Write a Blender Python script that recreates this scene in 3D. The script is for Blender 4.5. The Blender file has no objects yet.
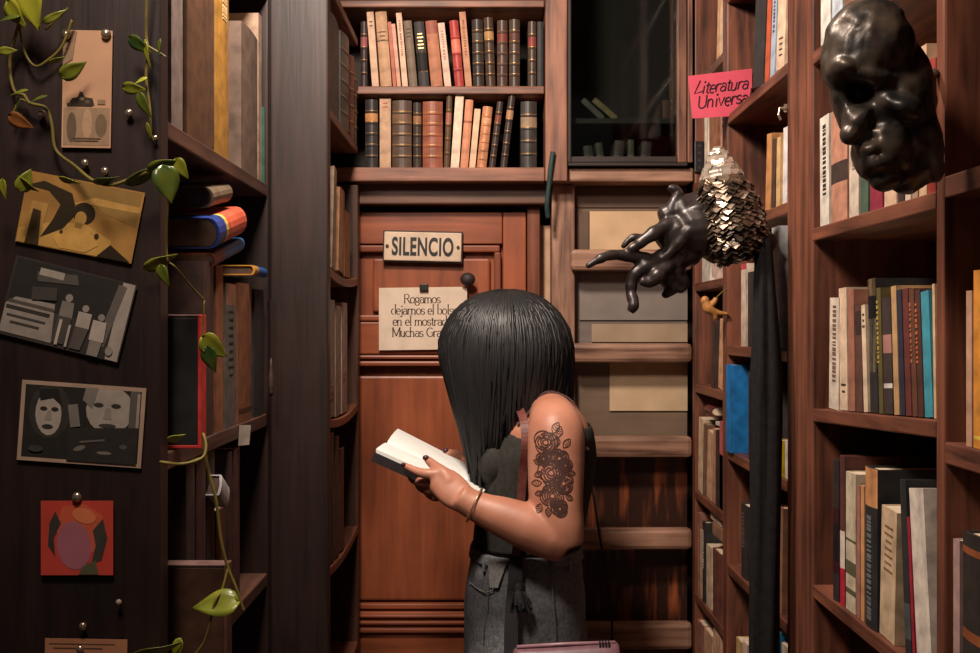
import bpy, math, random
from mathutils import Vector, Matrix, noise
from mathutils.bvhtree import BVHTree
random.seed(7)
S = bpy.context.scene
COL = S.collection
F = 1089.0
CZ = 1.45
PI = math.pi

def P(px, py, y):
    return Vector(((px - 490) * y / F, y, CZ + (326.5 - py) * y / F))
def zat(py, y): return CZ + (326.5 - py) * y / F
def xat(px, y): return (px - 490) * y / F

# ------------------------------------------------------------------ materials
MATS = {}
def lin(c):
    return tuple(((v / 255.0 + 0.055) / 1.055) ** 2.4 if v / 255.0 > 0.04045 else v / 255.0 / 12.92 for v in c)
def newmat(name):
    m = bpy.data.materials.new(name); m.use_nodes = True
    nt = m.node_tree
    return m, nt, nt.nodes['Principled BSDF']
def N(nt, t, **kw):
    n = nt.nodes.new(t)
    for k, v in kw.items(): setattr(n, k, v)
    return n
def wood(name, dark, light, axis='z', rough=0.5, scale=1.0, spec=0.4, bump=0.4, lo=.36, hi=.66):
    if name in MATS: return MATS[name]
    m, nt, b = newmat(name)
    tc = N(nt, 'ShaderNodeTexCoord'); oi = N(nt, 'ShaderNodeObjectInfo')
    vm = N(nt, 'ShaderNodeVectorMath', operation='MULTIPLY_ADD')
    vm.inputs[1].default_value = (1, 1, 1)
    cmb = N(nt, 'ShaderNodeCombineXYZ')
    mm = N(nt, 'ShaderNodeMath', operation='MULTIPLY'); mm.inputs[1].default_value = 13.0
    nt.links.new(oi.outputs['Random'], mm.inputs[0])
    for i in range(3): nt.links.new(mm.outputs[0], cmb.inputs[i])
    nt.links.new(tc.outputs['Object'], vm.inputs[0]); nt.links.new(cmb.outputs[0], vm.inputs[2])
    mp = N(nt, 'ShaderNodeMapping')
    sc = [26 * scale] * 3; sc['xyz'.index(axis)] = 2.0 * scale
    mp.inputs['Scale'].default_value = sc
    nt.links.new(vm.outputs[0], mp.inputs['Vector'])
    n1 = N(nt, 'ShaderNodeTexNoise'); n1.inputs['Scale'].default_value = 2.2; n1.inputs['Detail'].default_value = 6
    n1.inputs['Distortion'].default_value = 0.6
    nt.links.new(mp.outputs[0], n1.inputs['Vector'])
    n2 = N(nt, 'ShaderNodeTexNoise'); n2.inputs['Scale'].default_value = 6.0; n2.inputs['Detail'].default_value = 5
    nt.links.new(vm.outputs[0], n2.inputs['Vector'])
    cr = N(nt, 'ShaderNodeValToRGB')
    cr.color_ramp.elements[0].position = lo; cr.color_ramp.elements[0].color = (*dark, 1)
    cr.color_ramp.elements[1].position = hi; cr.color_ramp.elements[1].color = (*light, 1)
    ad = N(nt, 'ShaderNodeMath', operation='MULTIPLY_ADD'); ad.inputs[1].default_value = 0.62
    ad2 = N(nt, 'ShaderNodeMath', operation='MULTIPLY'); ad2.inputs[1].default_value = 0.38
    nt.links.new(n2.outputs['Fac'], ad2.inputs[0])
    nt.links.new(n1.outputs['Fac'], ad.inputs[0]); nt.links.new(ad2.outputs[0], ad.inputs[2])
    nt.links.new(ad.outputs[0], cr.inputs[0]); nt.links.new(cr.outputs[0], b.inputs['Base Color'])
    bp = N(nt, 'ShaderNodeBump'); bp.inputs['Strength'].default_value = bump; bp.inputs['Distance'].default_value = 0.002
    nt.links.new(n1.outputs['Fac'], bp.inputs['Height']); nt.links.new(bp.outputs[0], b.inputs['Normal'])
    b.inputs['Roughness'].default_value = rough; b.inputs['Specular IOR Level'].default_value = spec
    MATS[name] = m
    return m
def mottled(name, col, var=0.3, rough=0.6, scale=25, spec=0.3, metal=0.0, bump=0.15, var_col=None, coat=0.0, detail=4):
    if name in MATS: return MATS[name]
    m, nt, b = newmat(name)
    tc = N(nt, 'ShaderNodeTexCoord')
    n1 = N(nt, 'ShaderNodeTexNoise'); n1.inputs['Scale'].default_value = scale; n1.inputs['Detail'].default_value = detail
    nt.links.new(tc.outputs['Object'], n1.inputs['Vector'])
    cr = N(nt, 'ShaderNodeValToRGB')
    d = var_col if var_col else tuple(v * (1 - var) for v in col)
    l = tuple(min(1, v * (1 + var * 0.35)) for v in col)
    cr.color_ramp.elements[0].position = 0.3; cr.color_ramp.elements[0].color = (*d, 1)
    cr.color_ramp.elements[1].position = 0.65; cr.color_ramp.elements[1].color = (*l, 1)
    nt.links.new(n1.outputs['Fac'], cr.inputs[0]); nt.links.new(cr.outputs[0], b.inputs['Base Color'])
    b.inputs['Roughness'].default_value = rough; b.inputs['Metallic'].default_value = metal
    b.inputs['Specular IOR Level'].default_value = spec
    if coat: b.inputs['Coat Weight'].default_value = coat; b.inputs['Coat Roughness'].default_value = 0.15
    if bump:
        bp = N(nt, 'ShaderNodeBump'); bp.inputs['Strength'].default_value = bump; bp.inputs['Distance'].default_value = 0.002
        nt.links.new(n1.outputs['Fac'], bp.inputs['Height']); nt.links.new(bp.outputs[0], b.inputs['Normal'])
    MATS[name] = m
    return m
def C(rgb, k=1.0):
    """material albedo from an sRGB triple"""
    return tuple(min(.9, v * k) for v in lin(rgb))
def bmat(rgb, rough=0.6, var=0.28):
    key = 'cloth_%d_%d_%d_%d' % (*rgb, int(rough * 100))
    return mottled(key, C(rgb), .42, rough, 36, 0.35, bump=0.15, detail=9)

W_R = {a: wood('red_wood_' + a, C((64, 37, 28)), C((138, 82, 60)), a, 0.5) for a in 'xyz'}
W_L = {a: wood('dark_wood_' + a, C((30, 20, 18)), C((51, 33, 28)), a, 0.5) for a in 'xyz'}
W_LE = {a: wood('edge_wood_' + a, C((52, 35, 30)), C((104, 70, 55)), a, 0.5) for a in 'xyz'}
W_B = {a: wood('back_wood_' + a, C((82, 52, 41)), C((164, 110, 86)), a, 0.5) for a in 'xyz'}
W_D = {a: wood('door_wood_' + a, C((96, 48, 30)), C((180, 98, 62)), a, 0.4, 0.5, lo=.3, hi=.74, bump=.25) for a in 'xyz'}
W_G = {a: wood('grey_wood_' + a, C((88, 58, 46)), C((190, 144, 118)), a, 0.45, 0.9) for a in 'xyz'}
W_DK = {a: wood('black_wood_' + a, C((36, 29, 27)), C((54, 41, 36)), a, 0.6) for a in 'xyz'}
M_PAGE = mottled('page_paper', C((214, 192, 165)), 0.15, 0.85, 60, 0.1)
M_PAGED = mottled('old_page_paper', C((150, 118, 88)), 0.25, 0.85, 60, 0.1)
M_GOLD = mottled('gilt', C((200, 150, 90)), 0.3, 0.4, 80, 0.5, metal=0.6)
M_INK = mottled('ink', C((40, 34, 32)), 0.2, 0.7, 50)
M_WALL = mottled('plaster', C((150, 120, 100)), 0.25, 0.9, 6)
M_DARKW = mottled('dark_plaster', C((70, 58, 52)), 0.25, 0.9, 6)

# ------------------------------------------------------------------ mesh builder
class MB:
    def __init__(s): s.v = []; s.f = []; s.m = []
    def add(s, vs, fs, mi=0):
        o = len(s.v); s.v += [Vector(v) for v in vs]; s.f += [tuple(i + o for i in f) for f in fs]
        s.m += [mi] * len(fs); return s
    def box(s, x0, x1, y0, y1, z0, z1, mi=0):
        x0, x1 = min(x0, x1), max(x0, x1); y0, y1 = min(y0, y1), max(y0, y1); z0, z1 = min(z0, z1), max(z0, z1)
        return s.add([(x0, y0, z0), (x1, y0, z0), (x1, y1, z0), (x0, y1, z0), (x0, y0, z1), (x1, y0, z1), (x1, y1, z1), (x0, y1, z1)],
                     [(0, 3, 2, 1), (4, 5, 6, 7), (0, 1, 5, 4), (1, 2, 6, 5), (2, 3, 7, 6), (3, 0, 4, 7)], mi)
    def hexa(s, c, mi=0):
        return s.add(c, [(0, 3, 2, 1), (4, 5, 6, 7), (0, 1, 5, 4), (1, 2, 6, 5), (2, 3, 7, 6), (3, 0, 4, 7)], mi)
    def rings(s, rings, mi=0, cap=True, closed=True):
        n = len(rings[0]); vs = [p for r in rings for p in r]; fs = []
        for i in range(len(rings) - 1):
            for j in range(n if closed else n - 1):
                k = (j + 1) % n
                fs.append((i * n + j, i * n + k, (i + 1) * n + k, (i + 1) * n + j))
        if cap and closed:
            fs.append(tuple(reversed(range(n)))); fs.append(tuple(range((len(rings) - 1) * n, len(rings) * n)))
        return s.add(vs, fs, mi)
    def tube(s, pts, rad, n=8, mi=0, flat=1.0, up=None, cap=True):
        pts = [Vector(p) for p in pts]
        if not hasattr(rad, '__len__'): rad = [rad] * len(pts)
        R = []; prev = None
        for i, p in enumerate(pts):
            t = (pts[min(i + 1, len(pts) - 1)] - pts[max(i - 1, 0)])
            if t.length < 1e-9: t = Vector((0, 0, 1))
            t.normalize()
            if prev is None:
                a = Vector(up) if up is not None else (Vector((0, 0, 1)) if abs(t.z) < .9 else Vector((1, 0, 0)))
            else: a = prev
            u = (a - t * a.dot(t)).normalized(); prev = u; w = t.cross(u)
            R.append([p + u * (rad[i] * flat * math.cos(2 * PI * j / n)) + w * (rad[i] * math.sin(2 * PI * j / n)) for j in range(n)])
        return s.rings(R, mi, cap)
    def ell(s, c, r, rot=None, nu=16, nv=10, mi=0):
        c = Vector(c); R = []
        for i in range(nv + 1):
            th = PI * (i / nv); th = min(max(th, .02), PI - .02)
            ring = []
            for j in range(nu):
                ph = 2 * PI * j / nu
                q = Vector((r[0] * math.sin(th) * math.cos(ph), r[1] * math.sin(th) * math.sin(ph), -r[2] * math.cos(th)))
                if rot is not None: q = rot @ q
                ring.append(c + q)
            R.append(ring)
        return s.rings(R, mi)
    def disc(s, c, rx, rz, n=20, mi=0, ang=0, y=None):
        c = Vector(c); ca, sa = math.cos(ang), math.sin(ang)
        vs = []
        for j in range(n):
            a = 2 * PI * j / n; x = rx * math.cos(a); z = rz * math.sin(a)
            vs.append(c + Vector((x * ca - z * sa, 0, x * sa + z * ca)))
        return s.add(vs, [tuple(range(n))], mi)
    def build(s, name, mats, parent=None, origin=None, smooth=False, bevel=0.0, sub=0, auto=None):
        me = bpy.data.meshes.new(name)
        o0 = Vector(origin) if origin is not None else (Vector(parent.location) if parent is not None else Vector((0, 0, 0)))
        if parent is not None and origin is None and parent.parent is not None and parent.type == 'MESH':
            o0 = Vector(parent.parent.location)
        me.from_pydata([v - o0 for v in s.v], [], s.f)
        if not hasattr(mats, '__len__'): mats = [mats]
        for m in mats: me.materials.append(m)
        me.polygons.foreach_set('material_index', s.m)
        if smooth: me.polygons.foreach_set('use_smooth', [True] * len(me.polygons))
        me.update()
        o = bpy.data.objects.new(name, me); COL.objects.link(o)
        if parent is not None: o.parent = parent
        else: o.location = o0
        if bevel:
            b = o.modifiers.new('bevel', 'BEVEL'); b.width = bevel; b.segments = 2; b.limit_method = 'ANGLE'
        if sub:
            u = o.modifiers.new('sub', 'SUBSURF'); u.levels = sub; u.render_levels = sub
        return o
def apply_mods(o):
    dg = bpy.context.evaluated_depsgraph_get(); dg.update()
    me = bpy.data.meshes.new_from_object(o.evaluated_get(dg))
    o.modifiers.clear(); o.data = me
    return o
def thing(name, label, cat, loc=(0, 0, 0), group=None, kind=None):
    o = bpy.data.objects.new(name, None); COL.objects.link(o); o.location = loc; o.empty_display_size = .05
    o['label'] = label; o['category'] = cat
    if group: o['group'] = group
    if kind: o['kind'] = kind
    return o
def tag(o, label, cat, group=None, kind=None):
    o['label'] = label; o['category'] = cat
    if group: o['group'] = group
    if kind: o['kind'] = kind
    return o
def catmull(pts, n=6):
    pts = [Vector(p) for p in pts]; out = []
    for i in range(len(pts) - 1):
        p0 = pts[max(i - 1, 0)]; p1 = pts[i]; p2 = pts[i + 1]; p3 = pts[min(i + 2, len(pts) - 1)]
        for k in range(n):
            t = k / n
            out.append(.5 * ((2 * p1) + (p2 - p0) * t + (2 * p0 - 5 * p1 + 4 * p2 - p3) * t * t + (3 * p1 - p0 - 3 * p2 + p3) * t ** 3))
    out.append(pts[-1]); return out
def interp(vals, n=6):
    out = []
    for i in range(len(vals) - 1):
        for k in range(n): out.append(vals[i] + (vals[i + 1] - vals[i]) * k / n)
    return out + [vals[-1]]

# ------------------------------------------------------------------ the room
def struct(name, b, m, **k):
    o = b.build(name, m, **k); o['kind'] = 'structure'; return o
YB = 2.74
struct('floor', MB().box(-1.2, 1.2, -1.6, 3.1, -.05, 0), wood('floor_boards', C((70, 48, 38)), C((110, 76, 58)), 'y'))
struct('ceiling', MB().box(-1.2, 1.2, -1.6, 3.1, 2.9, 2.95), M_WALL)
struct('wall_left', MB().box(-1.0, -.95, -1.6, 3.1, 0, 2.9), M_DARKW)
struct('wall_right', MB().box(.95, 1.0, -1.6, 3.1, 0, 2.9), M_DARKW)
struct('wall_back', MB().box(-.95, .95, 3.0, 3.1, 0, 2.9), M_DARKW)
# pale plaster strip beside the door, wall plinths that close the recess
struct('wall_strip', MB().box(xat(540, YB), xat(551, YB), YB + .04, YB + .10, 0, zat(224, YB)), mottled('pale_plaster', C((200, 160, 130)), .2, .9, 20))

# door (panelled, mouldings)
dx0, dx1 = xat(316, YB), xat(526, YB)
door = thing('door_1', 'orange-brown panelled wooden door carrying the enamel plate and the paper notice', 'door', (dx0, YB, 0))
door['kind'] = 'structure'
MB().box(dx0, dx1, YB + .028, YB + .06, 0, zat(212, YB)).build('door_panel', W_D['z'], door)
b = MB()
def rect(b, l, r, t, bt, y0, y1): b.box(xat(l, YB), xat(r, YB), y0, y1, zat(bt, YB), zat(t, YB))
rect(b, 503, 526, 212, 917, YB, YB + .028)            # right stile
b.build('stile', W_D['z'], door, bevel=.003)
for (t, bt, nm) in ((212, 244, 'rail'), (322, 354, 'rail'), (612, 680, 'rail'), (860, 917, 'rail')):
    b = MB(); rect(b, 316, 502.5, t, bt, YB, YB + .028); b.build(nm, W_D['x'], door, bevel=.003)
b = MB(); rect(b, 372, 490, 258, 312, YB + .012, YB + .03); rect(b, 320, 490, 376, 602, YB + .012, YB + .03)
b.build('raised_panel', W_D['z'], door, bevel=.006)
for ys in ((245, 252), (315, 321), (355, 359), (361, 366), (604, 610), (613.5, 617), (620, 624), (627, 632)):
    b = MB(); y0 = YB - .012 if ys[0] in (355, 361, 613.5, 620, 627) else YB + .004
    rect(b, 316, 500, ys[0], ys[1], y0, YB + .012 if y0 < YB else YB + .028); b.build('moulding', W_D['x'], door, bevel=.004)
for (l, t, bt) in ((494, 252, 315), (494, 367, 603)):
    b = MB(); rect(b, l, l + 7, t, bt, YB + .004, YB + .028); b.build('moulding', W_D['z'], door, bevel=.004)
kb = thing('door_knob', 'dark round wooden door knob beside the top corner of the paper notice', 'knob', P(468, 280, YB + .012))
kb.location = P(468, 280, YB + .012)
c = P(468, 280, YB + .012)
MB().tube([c + Vector((0, .002, 0)), c - Vector((0, .012, 0)), c - Vector((0, .03, 0))], [.012, .009, .011], 14).build('shank', W_DK['y'], kb, smooth=True)
MB().ell(c - Vector((0, .038, 0)), (.019, .013, .017)).build('grip', W_DK['y'], kb, smooth=True)
# jamb
b = MB(); rect(b, 527, 540, 207, 917, YB - .01, YB + .08)
struct('trim_1', b, wood('jamb_wood', C((86, 44, 26)), C((150, 80, 50)), 'z'), bevel=.003)
b = MB(); rect(b, 316, 547, 180, 206, YB - .045, YB + .08)
struct('trim_2', b, wood('lintel_wood', C((70, 46, 36)), C((112, 76, 58)), 'x'), bevel=.004)

# ------------------------------------------------------------------ back bookcase
bc = thing('wall_bookcase', 'brown wooden wall bookcase above the panelled door', 'bookcase', (xat(450, YB), YB, zat(182, YB)))
YF = 2.655
def rectf(l, r, t, bt, y0, y1):
    return MB().box(xat(l, YF), xat(r, YF), y0, y1, zat(bt, YF), zat(t, YF))
rectf(545, 567, -70, 182, YF - .015, 2.93).build('side_panel', W_B['z'], bc, bevel=.003)
rectf(300, 316, -70, 182, YF - .015, 2.93).build('side_panel', W_B['z'], bc, bevel=.003)
for (t, bt, e) in ((0, 7, 0), (86, 94, 0), (168, 182, .012)):
    rectf(316.5, 544.5, t, bt, YF - e, 2.91).build('shelf', W_B['x'], bc, bevel=.003)
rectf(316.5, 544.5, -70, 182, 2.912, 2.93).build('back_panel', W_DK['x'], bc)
# ------------------------------------------------------------------ glazed cabinet
gc = thing('glazed_cabinet', 'dark glass-fronted cabinet above the wooden rails, shadowy books behind its pane', 'cabinet', (xat(630, YB), YB, zat(163, YB)))
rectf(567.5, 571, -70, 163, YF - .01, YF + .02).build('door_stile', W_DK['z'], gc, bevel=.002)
rectf(677, 686, -70, 163, YF - .01, YF + .02).build('door_stile', W_B['z'], gc, bevel=.002)
rectf(687, 692, -70, 163, YF - .01, 2.93).build('side_panel', W_B['z'], gc, bevel=.002)
rectf(571.2, 676.8, 157, 163, YF - .01, YF + .02).build('bottom_rail', W_DK['x'], gc, bevel=.002)
rectf(568, 686.5, 163.2, 166, YF - .01, 2.93).build('bottom_panel', W_DK['x'], gc)
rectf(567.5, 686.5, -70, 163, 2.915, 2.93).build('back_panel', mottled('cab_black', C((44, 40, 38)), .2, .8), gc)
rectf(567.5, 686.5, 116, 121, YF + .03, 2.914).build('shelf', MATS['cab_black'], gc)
gl, nt, pb = newmat('cabinet_glass')
nt.nodes.remove(pb)
tr = N(nt, 'ShaderNodeBsdfTransparent'); tr.inputs[0].default_value = (.75, .78, .76, 1)
gs = N(nt, 'ShaderNodeBsdfGlossy'); gs.inputs['Roughness'].default_value = .06
mx = N(nt, 'ShaderNodeMixShader'); fr = N(nt, 'ShaderNodeFresnel'); fr.inputs[0].default_value = 1.45
nt.links.new(fr.outputs[0], mx.inputs[0]); nt.links.new(tr.outputs[0], mx.inputs[1]); nt.links.new(gs.outputs[0], mx.inputs[2])
nt.links.new(mx.outputs[0], nt.nodes['Material Output'].inputs['Surface'])
rectf(571, 677, -70, 155, YF + .002, YF + .005).build('glass_pane', gl, gc)

# ------------------------------------------------------------------ rail frame (weathered)
rf = thing('railed_frame', 'weathered wooden frame of wide horizontal rails between the panelled door and the right bookcase', 'door frame', (xat(630, YB), YB, 0))
def rr(l, r, t, bt, y0, y1): return MB().box(xat(l, YB), xat(r, YB), y0, y1, zat(bt, YB), zat(t, YB))
rr(551, 574, 186, 917, YB - .03, YB + .03).build('stile', W_G['z'], rf, bevel=.004)
rr(553, 688, 172, 185.5, YB - .075, YB + .03).build('header_rail', W_G['x'], rf, bevel=.005)
for (t, bt) in ((251, 272), (343, 362), (434, 455), (524, 545), (616, 643), (708, 732), (800, 824)):
    rr(569, 688, t, bt, YB - .065, YB - .031).build('rail', W_G['x'], rf, bevel=.011)
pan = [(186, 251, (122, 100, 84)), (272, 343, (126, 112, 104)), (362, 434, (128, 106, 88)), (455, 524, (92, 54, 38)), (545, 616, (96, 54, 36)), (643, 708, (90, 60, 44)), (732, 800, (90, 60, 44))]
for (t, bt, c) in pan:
    rr(574.5, 688, t - 6, bt + 6, YB + .012, YB + .028).build('panel', (wood('panel_%d' % t, C((58, 36, 29)), C((210, 110, 66)), 'z', .28, .7, .5, .4, .5, .76) if c[0] < 100 else wood('panel_%d' % t, C(c, .75), C(c, 1.1), 'x', .3, .7)), rf)  # lower panels: orange streaks in the wood colour imitate reflections on varnish
for (l, r, t, bt, c) in ((590, 688, 211, 252, (212, 176, 138)), (610, 688, 363, 411, (208, 176, 140)), (592, 688, 324, 342, (170, 144, 118)), (576, 688, 187, 207, (104, 82, 70)), (576, 589, 211, 252, (128, 100, 82)), (580, 688, 273, 320, (134, 122, 114))):
    rr(l, r, t, bt, YB + .007, YB + .0118).build('card_sheet', mottled('card_%d' % l, C(c), .15, .8, 14), rf)
# teal cord hanging at the top-left of the frame
pts = [P(553, 152, 2.63), P(551, 165, 2.63), P(549, 185, 2.635), P(547, 205, 2.64), P(548, 218, 2.65)]
tag(MB().tube(catmull(pts, 5), .006, 8).build('cord', mottled('teal_cord', C((44, 66, 64)), .3), smooth=True), 'dark teal cord hanging at the corner between bookcase and railed frame', 'cord')
pts = [P(590, 478, 2.66), P(595, 505, 2.66), P(599, 532, 2.655), P(604, 560, 2.665), P(609, 590, 2.665), P(612, 625, 2.655), P(613, 680, 2.66)]
tag(MB().tube(catmull(pts, 5), .0028, 6).build('cord', mottled('black_cord', C((42, 36, 34)), .2), smooth=True), 'thin black cord dangling over the wooden rails behind the person', 'cord')

# ------------------------------------------------------------------ right bookcase
XR, XRB = .5, .735
rb = thing('shelf_bookcase', 'tall reddish-brown open bookcase filling the right side of the aisle', 'bookcase', (XR, 1.7, 0))
def up(y0, y1, ax='z', x0=XR, mat=None): MB().box(x0, XRB, y0, y1, 0, 2.6).build('upright', mat or W_R['z'], rb, bevel=.003)
up(2.656, 2.69); up(2.297, 2.342); up(1.69, 1.832); up(1.199, 1.2216); up(.80, .83)
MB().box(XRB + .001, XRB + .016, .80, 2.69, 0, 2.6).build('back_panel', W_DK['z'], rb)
def shelf(ya, yb, za, zb, th=.020, mat=None):
    ya += .0008; yb -= .0008
    x0, x1 = XR, XRB
    MB().hexa([(x0, ya, CZ + za - th), (x1, ya, CZ + za - th), (x1, yb, CZ + zb - th), (x0, yb, CZ + zb - th), (x0, ya, CZ + za), (x1, ya, CZ + za), (x1, yb, CZ + zb), (x0, yb, CZ + zb)]).build('shelf', mat or W_R['y'], rb, bevel=.002)
Z1M = lambda y: -.1275 + (1.69 - y) / (1.69 - 1.2216) * .0225
for z in (.425, .152, -.40, -.68, -.96, -1.24, .70, .98): shelf(1.2216, 1.69, z, z)
shelf(1.2216, 1.69, Z1M(1.2216), Z1M(1.69))
for z in (.445, .21, -.04, -.26, -.50, -.76, -1.0, -1.25, .70, .95): shelf(1.832, 2.297, z, z)
for z in (.59, .35, .105, -.14, -.40, -.65, -.92, -1.2, .85): shelf(2.342, 2.656, z, z)
for z in (.165, -.127, -.40, -.68, -.96, .425, .70): shelf(.83, 1.199, z, z, .024)

# ------------------------------------------------------------------ left bookcases
XN, XFB = -.4334, -.322
ln = thing('shelf_bookcase', 'dark wooden bookcase at the left whose end panel carries pinned pictures', 'bookcase', (-.6, 1.8, 0))
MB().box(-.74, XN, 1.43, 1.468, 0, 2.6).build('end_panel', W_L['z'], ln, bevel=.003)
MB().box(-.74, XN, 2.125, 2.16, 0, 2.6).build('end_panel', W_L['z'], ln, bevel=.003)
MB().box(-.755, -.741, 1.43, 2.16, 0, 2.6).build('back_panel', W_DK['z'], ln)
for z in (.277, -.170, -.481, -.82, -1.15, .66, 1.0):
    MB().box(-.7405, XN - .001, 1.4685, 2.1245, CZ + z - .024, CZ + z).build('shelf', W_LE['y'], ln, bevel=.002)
lf = thing('shelf_bookcase', 'narrow dark bookcase standing at the left between wide post and panelled door', 'bookcase', (-.6, 2.4, 0))
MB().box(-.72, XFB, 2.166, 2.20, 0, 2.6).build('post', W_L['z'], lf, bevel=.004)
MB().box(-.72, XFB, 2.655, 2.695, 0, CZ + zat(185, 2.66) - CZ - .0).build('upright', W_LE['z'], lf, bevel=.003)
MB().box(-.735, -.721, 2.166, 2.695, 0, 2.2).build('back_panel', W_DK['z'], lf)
for z in (.70, .439, .119, -.187, -.486, -.766, -1.06):
    # front edge sags a little between its ends
    b = MB(); n = 8; R = []
    for i in range(n + 1):
        y = 2.201 + (2.654 - 2.201) * i / n; d = (.012 if z < .4 else .0) * (4 * (i / n) * (1 - i / n))
        R.append([(-.7205, y, CZ + z - .018 - d), (XFB, y, CZ + z - .018 - d), (XFB, y, CZ + z - d), (-.7205, y, CZ + z - d)])
    b.rings(R).build('shelf', W_R['y'], lf, bevel=.002)
# ------------------------------------------------------------------ books
BOOKS = []
LEATHER_D = [(58, 50, 44), (64, 54, 46), (54, 48, 46), (70, 56, 46)]
def make_book(w, h, d, col, style, loc, rz, lean, name='book', opt=None):
    """spine faces local -Y, thickness along X, stands on z=0"""
    opt = opt or {}
    o = bpy.data.objects.new(name, None); COL.objects.link(o); o.empty_display_size = .04
    t = min(.0022, w * .18)
    rnd = random.Random(int((w * 1e6 + h * 1e5 + col[0] * 7 + col[2])))
    bulge = 0.0
    if style == 'leather': bulge = min(.007, w * .28)
    elif style == 'cloth': bulge = min(.003, w * .14)
    mats = [bmat(col, .42 if style == 'leather' else .6 if style == 'cloth' else .75)]
    mats.append(bmat(opt.get('label', tuple(int(v * .62) for v in col)), .55))
    mats.append(M_GOLD if style == 'leather' and not opt.get('nogold') else bmat(opt.get('band', tuple(min(235, int(v * 1.35) + 12) for v in col)), .6))
    b = MB()
    b.box(-w / 2, -w / 2 + t, .0005, d, 0, h); b.box(w / 2 - t, w / 2, .0005, d, 0, h)
    # spine: levels up the height with their own bulge and colour
    lev = [(0, 0, 0)]
    nb = opt.get('bands', 5 if style == 'leather' else 0)
    bh = .0032
    if style == 'leather':
        for k in range(1, nb + 1):
            z = h * (k / (nb + 1.0)) * .98
            lev += [(z - bh, 0, 0), (z - bh * .6, .0018, 0), (z, .0022, 0), (z + bh * .6, .0018, 0), (z + bh, 0, 2)]
            lev.append((z + bh * 1.35, 0, 1 if (opt.get('label') and k == nb - 1) else 0))
    else:
        for (z0, z1, mi) in opt.get('stripes', ()):
            lev += [(h * z0, 0, mi), (h * z1, 0, 0)]
    lev.append((h, 0, 0))
    nseg = 8 if bulge else 2
    R = []; seq = []
    for (z, e, mi) in lev:
        row = []
        for j in range(nseg + 1):
            u = -1 + 2 * j / nseg
            x = u * w / 2
            y = -bulge * math.cos(u * PI / 2) - e * (0.35 + .65 * math.cos(u * PI / 2))
            row.append((x, y, z))
        R.append(row); seq.append(mi)
    n = nseg + 1
    vs = [p for r in R for p in r]; fs = []; mi = []
    for i in range(len(R) - 1):
        for j in range(nseg):
            fs.append((i * n + j, i * n + j + 1, (i + 1) * n + j + 1, (i + 1) * n + j)); mi.append(seq[i])
    o0 = len(b.v); b.v += [Vector(v) for v in vs]; b.f += [tuple(k + o0 for k in f) for f in fs]; b.m += mi
    # closing strip behind the spine, top and bottom of the spine
    b.box(-w / 2 + t, w / 2 - t, .0012, .0028, .0005, h - .0005)
    for zz in (0, h):
        ring = [(p[0], p[1], zz) for p in R[0 if zz == 0 else -1]] + [(w / 2, .0028, zz), (-w / 2, .0028, zz)]
        b.add(ring, [tuple(range(len(ring))) if zz else tuple(reversed(range(len(ring))))])
    cov = b.build('cover', mats, o, origin=(0, 0, 0)); cov.location = (0, 0, 0)
    if style != 'paper' or True:
        pg = MB().box(-w / 2 + t + .0001, w / 2 - t - .0001, .0029, d - .003, .001, h - (.003 if style != 'paper' else .0012)).build('page_block', M_PAGED if opt.get('oldpages') else M_PAGE, o, origin=(0, 0, 0))
        pg.location = (0, 0, 0)
    # printed title: short illegible dashes across or along the spine
    tt = opt.get('title')
    if tt:
        b = MB(); y = -bulge - .0006
        hw = w * .30
        if tt == 'along':
            z = h * opt.get('t0', .42); z1 = h * opt.get('t1', .9)
            while z < z1:
                l = rnd.uniform(.002, .0055); b.box(-hw * .55, hw * .55, y, y + .0005 + bulge * .3, z, min(z + l, z1)); z += l + rnd.uniform(.0012, .004)
        else:
            for k in range(opt.get('rows', 3)):
                z = h * (opt.get('t1', .86) - k * .055); q = hw * rnd.uniform(.55, 1)
                b.box(-q, q, y, y + .0005 + bulge * .3, z, z + .0026)
        tb = b.build('spine_title', M_GOLD if opt.get('gold') else bmat(opt.get('ink', (70, 56, 48)), .7), cov, origin=(0, 0, 0)); tb.location = (0, 0, 0)
    o.location = loc; o.rotation_euler = (0, lean, rz)
    return o
def cap(side, y, z0):
    if side == 'B': zz = [zat(86, YF) - (zat(86, YF) - zat(94, YF)), zat(7, YF)]; zz = [zat(94, YF), zat(7, YF) - .004, 9]
    elif side == 'L': zz = [CZ + z for z in ((.277 - .024, -.170 - .024, -.481 - .024, .636) if y < 2.15 else (.682, .421, .089, -.217, -.516))]
    elif y < 1.2: zz = [CZ + .141, CZ - .151, CZ + .401]
    elif y < 1.69: zz = [CZ + v for v in (.405, .132, -.149, -.42, .68)]
    elif y < 2.3: zz = [CZ + v for v in (.68, .425, .19, -.06, -.28, -.52)]
    else: zz = [CZ + v for v in (.83, .57, .33, .085, -.16, -.42, -.67)]
    return min([z for z in zz if z > z0 + .03] + [9]) - .002
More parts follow.
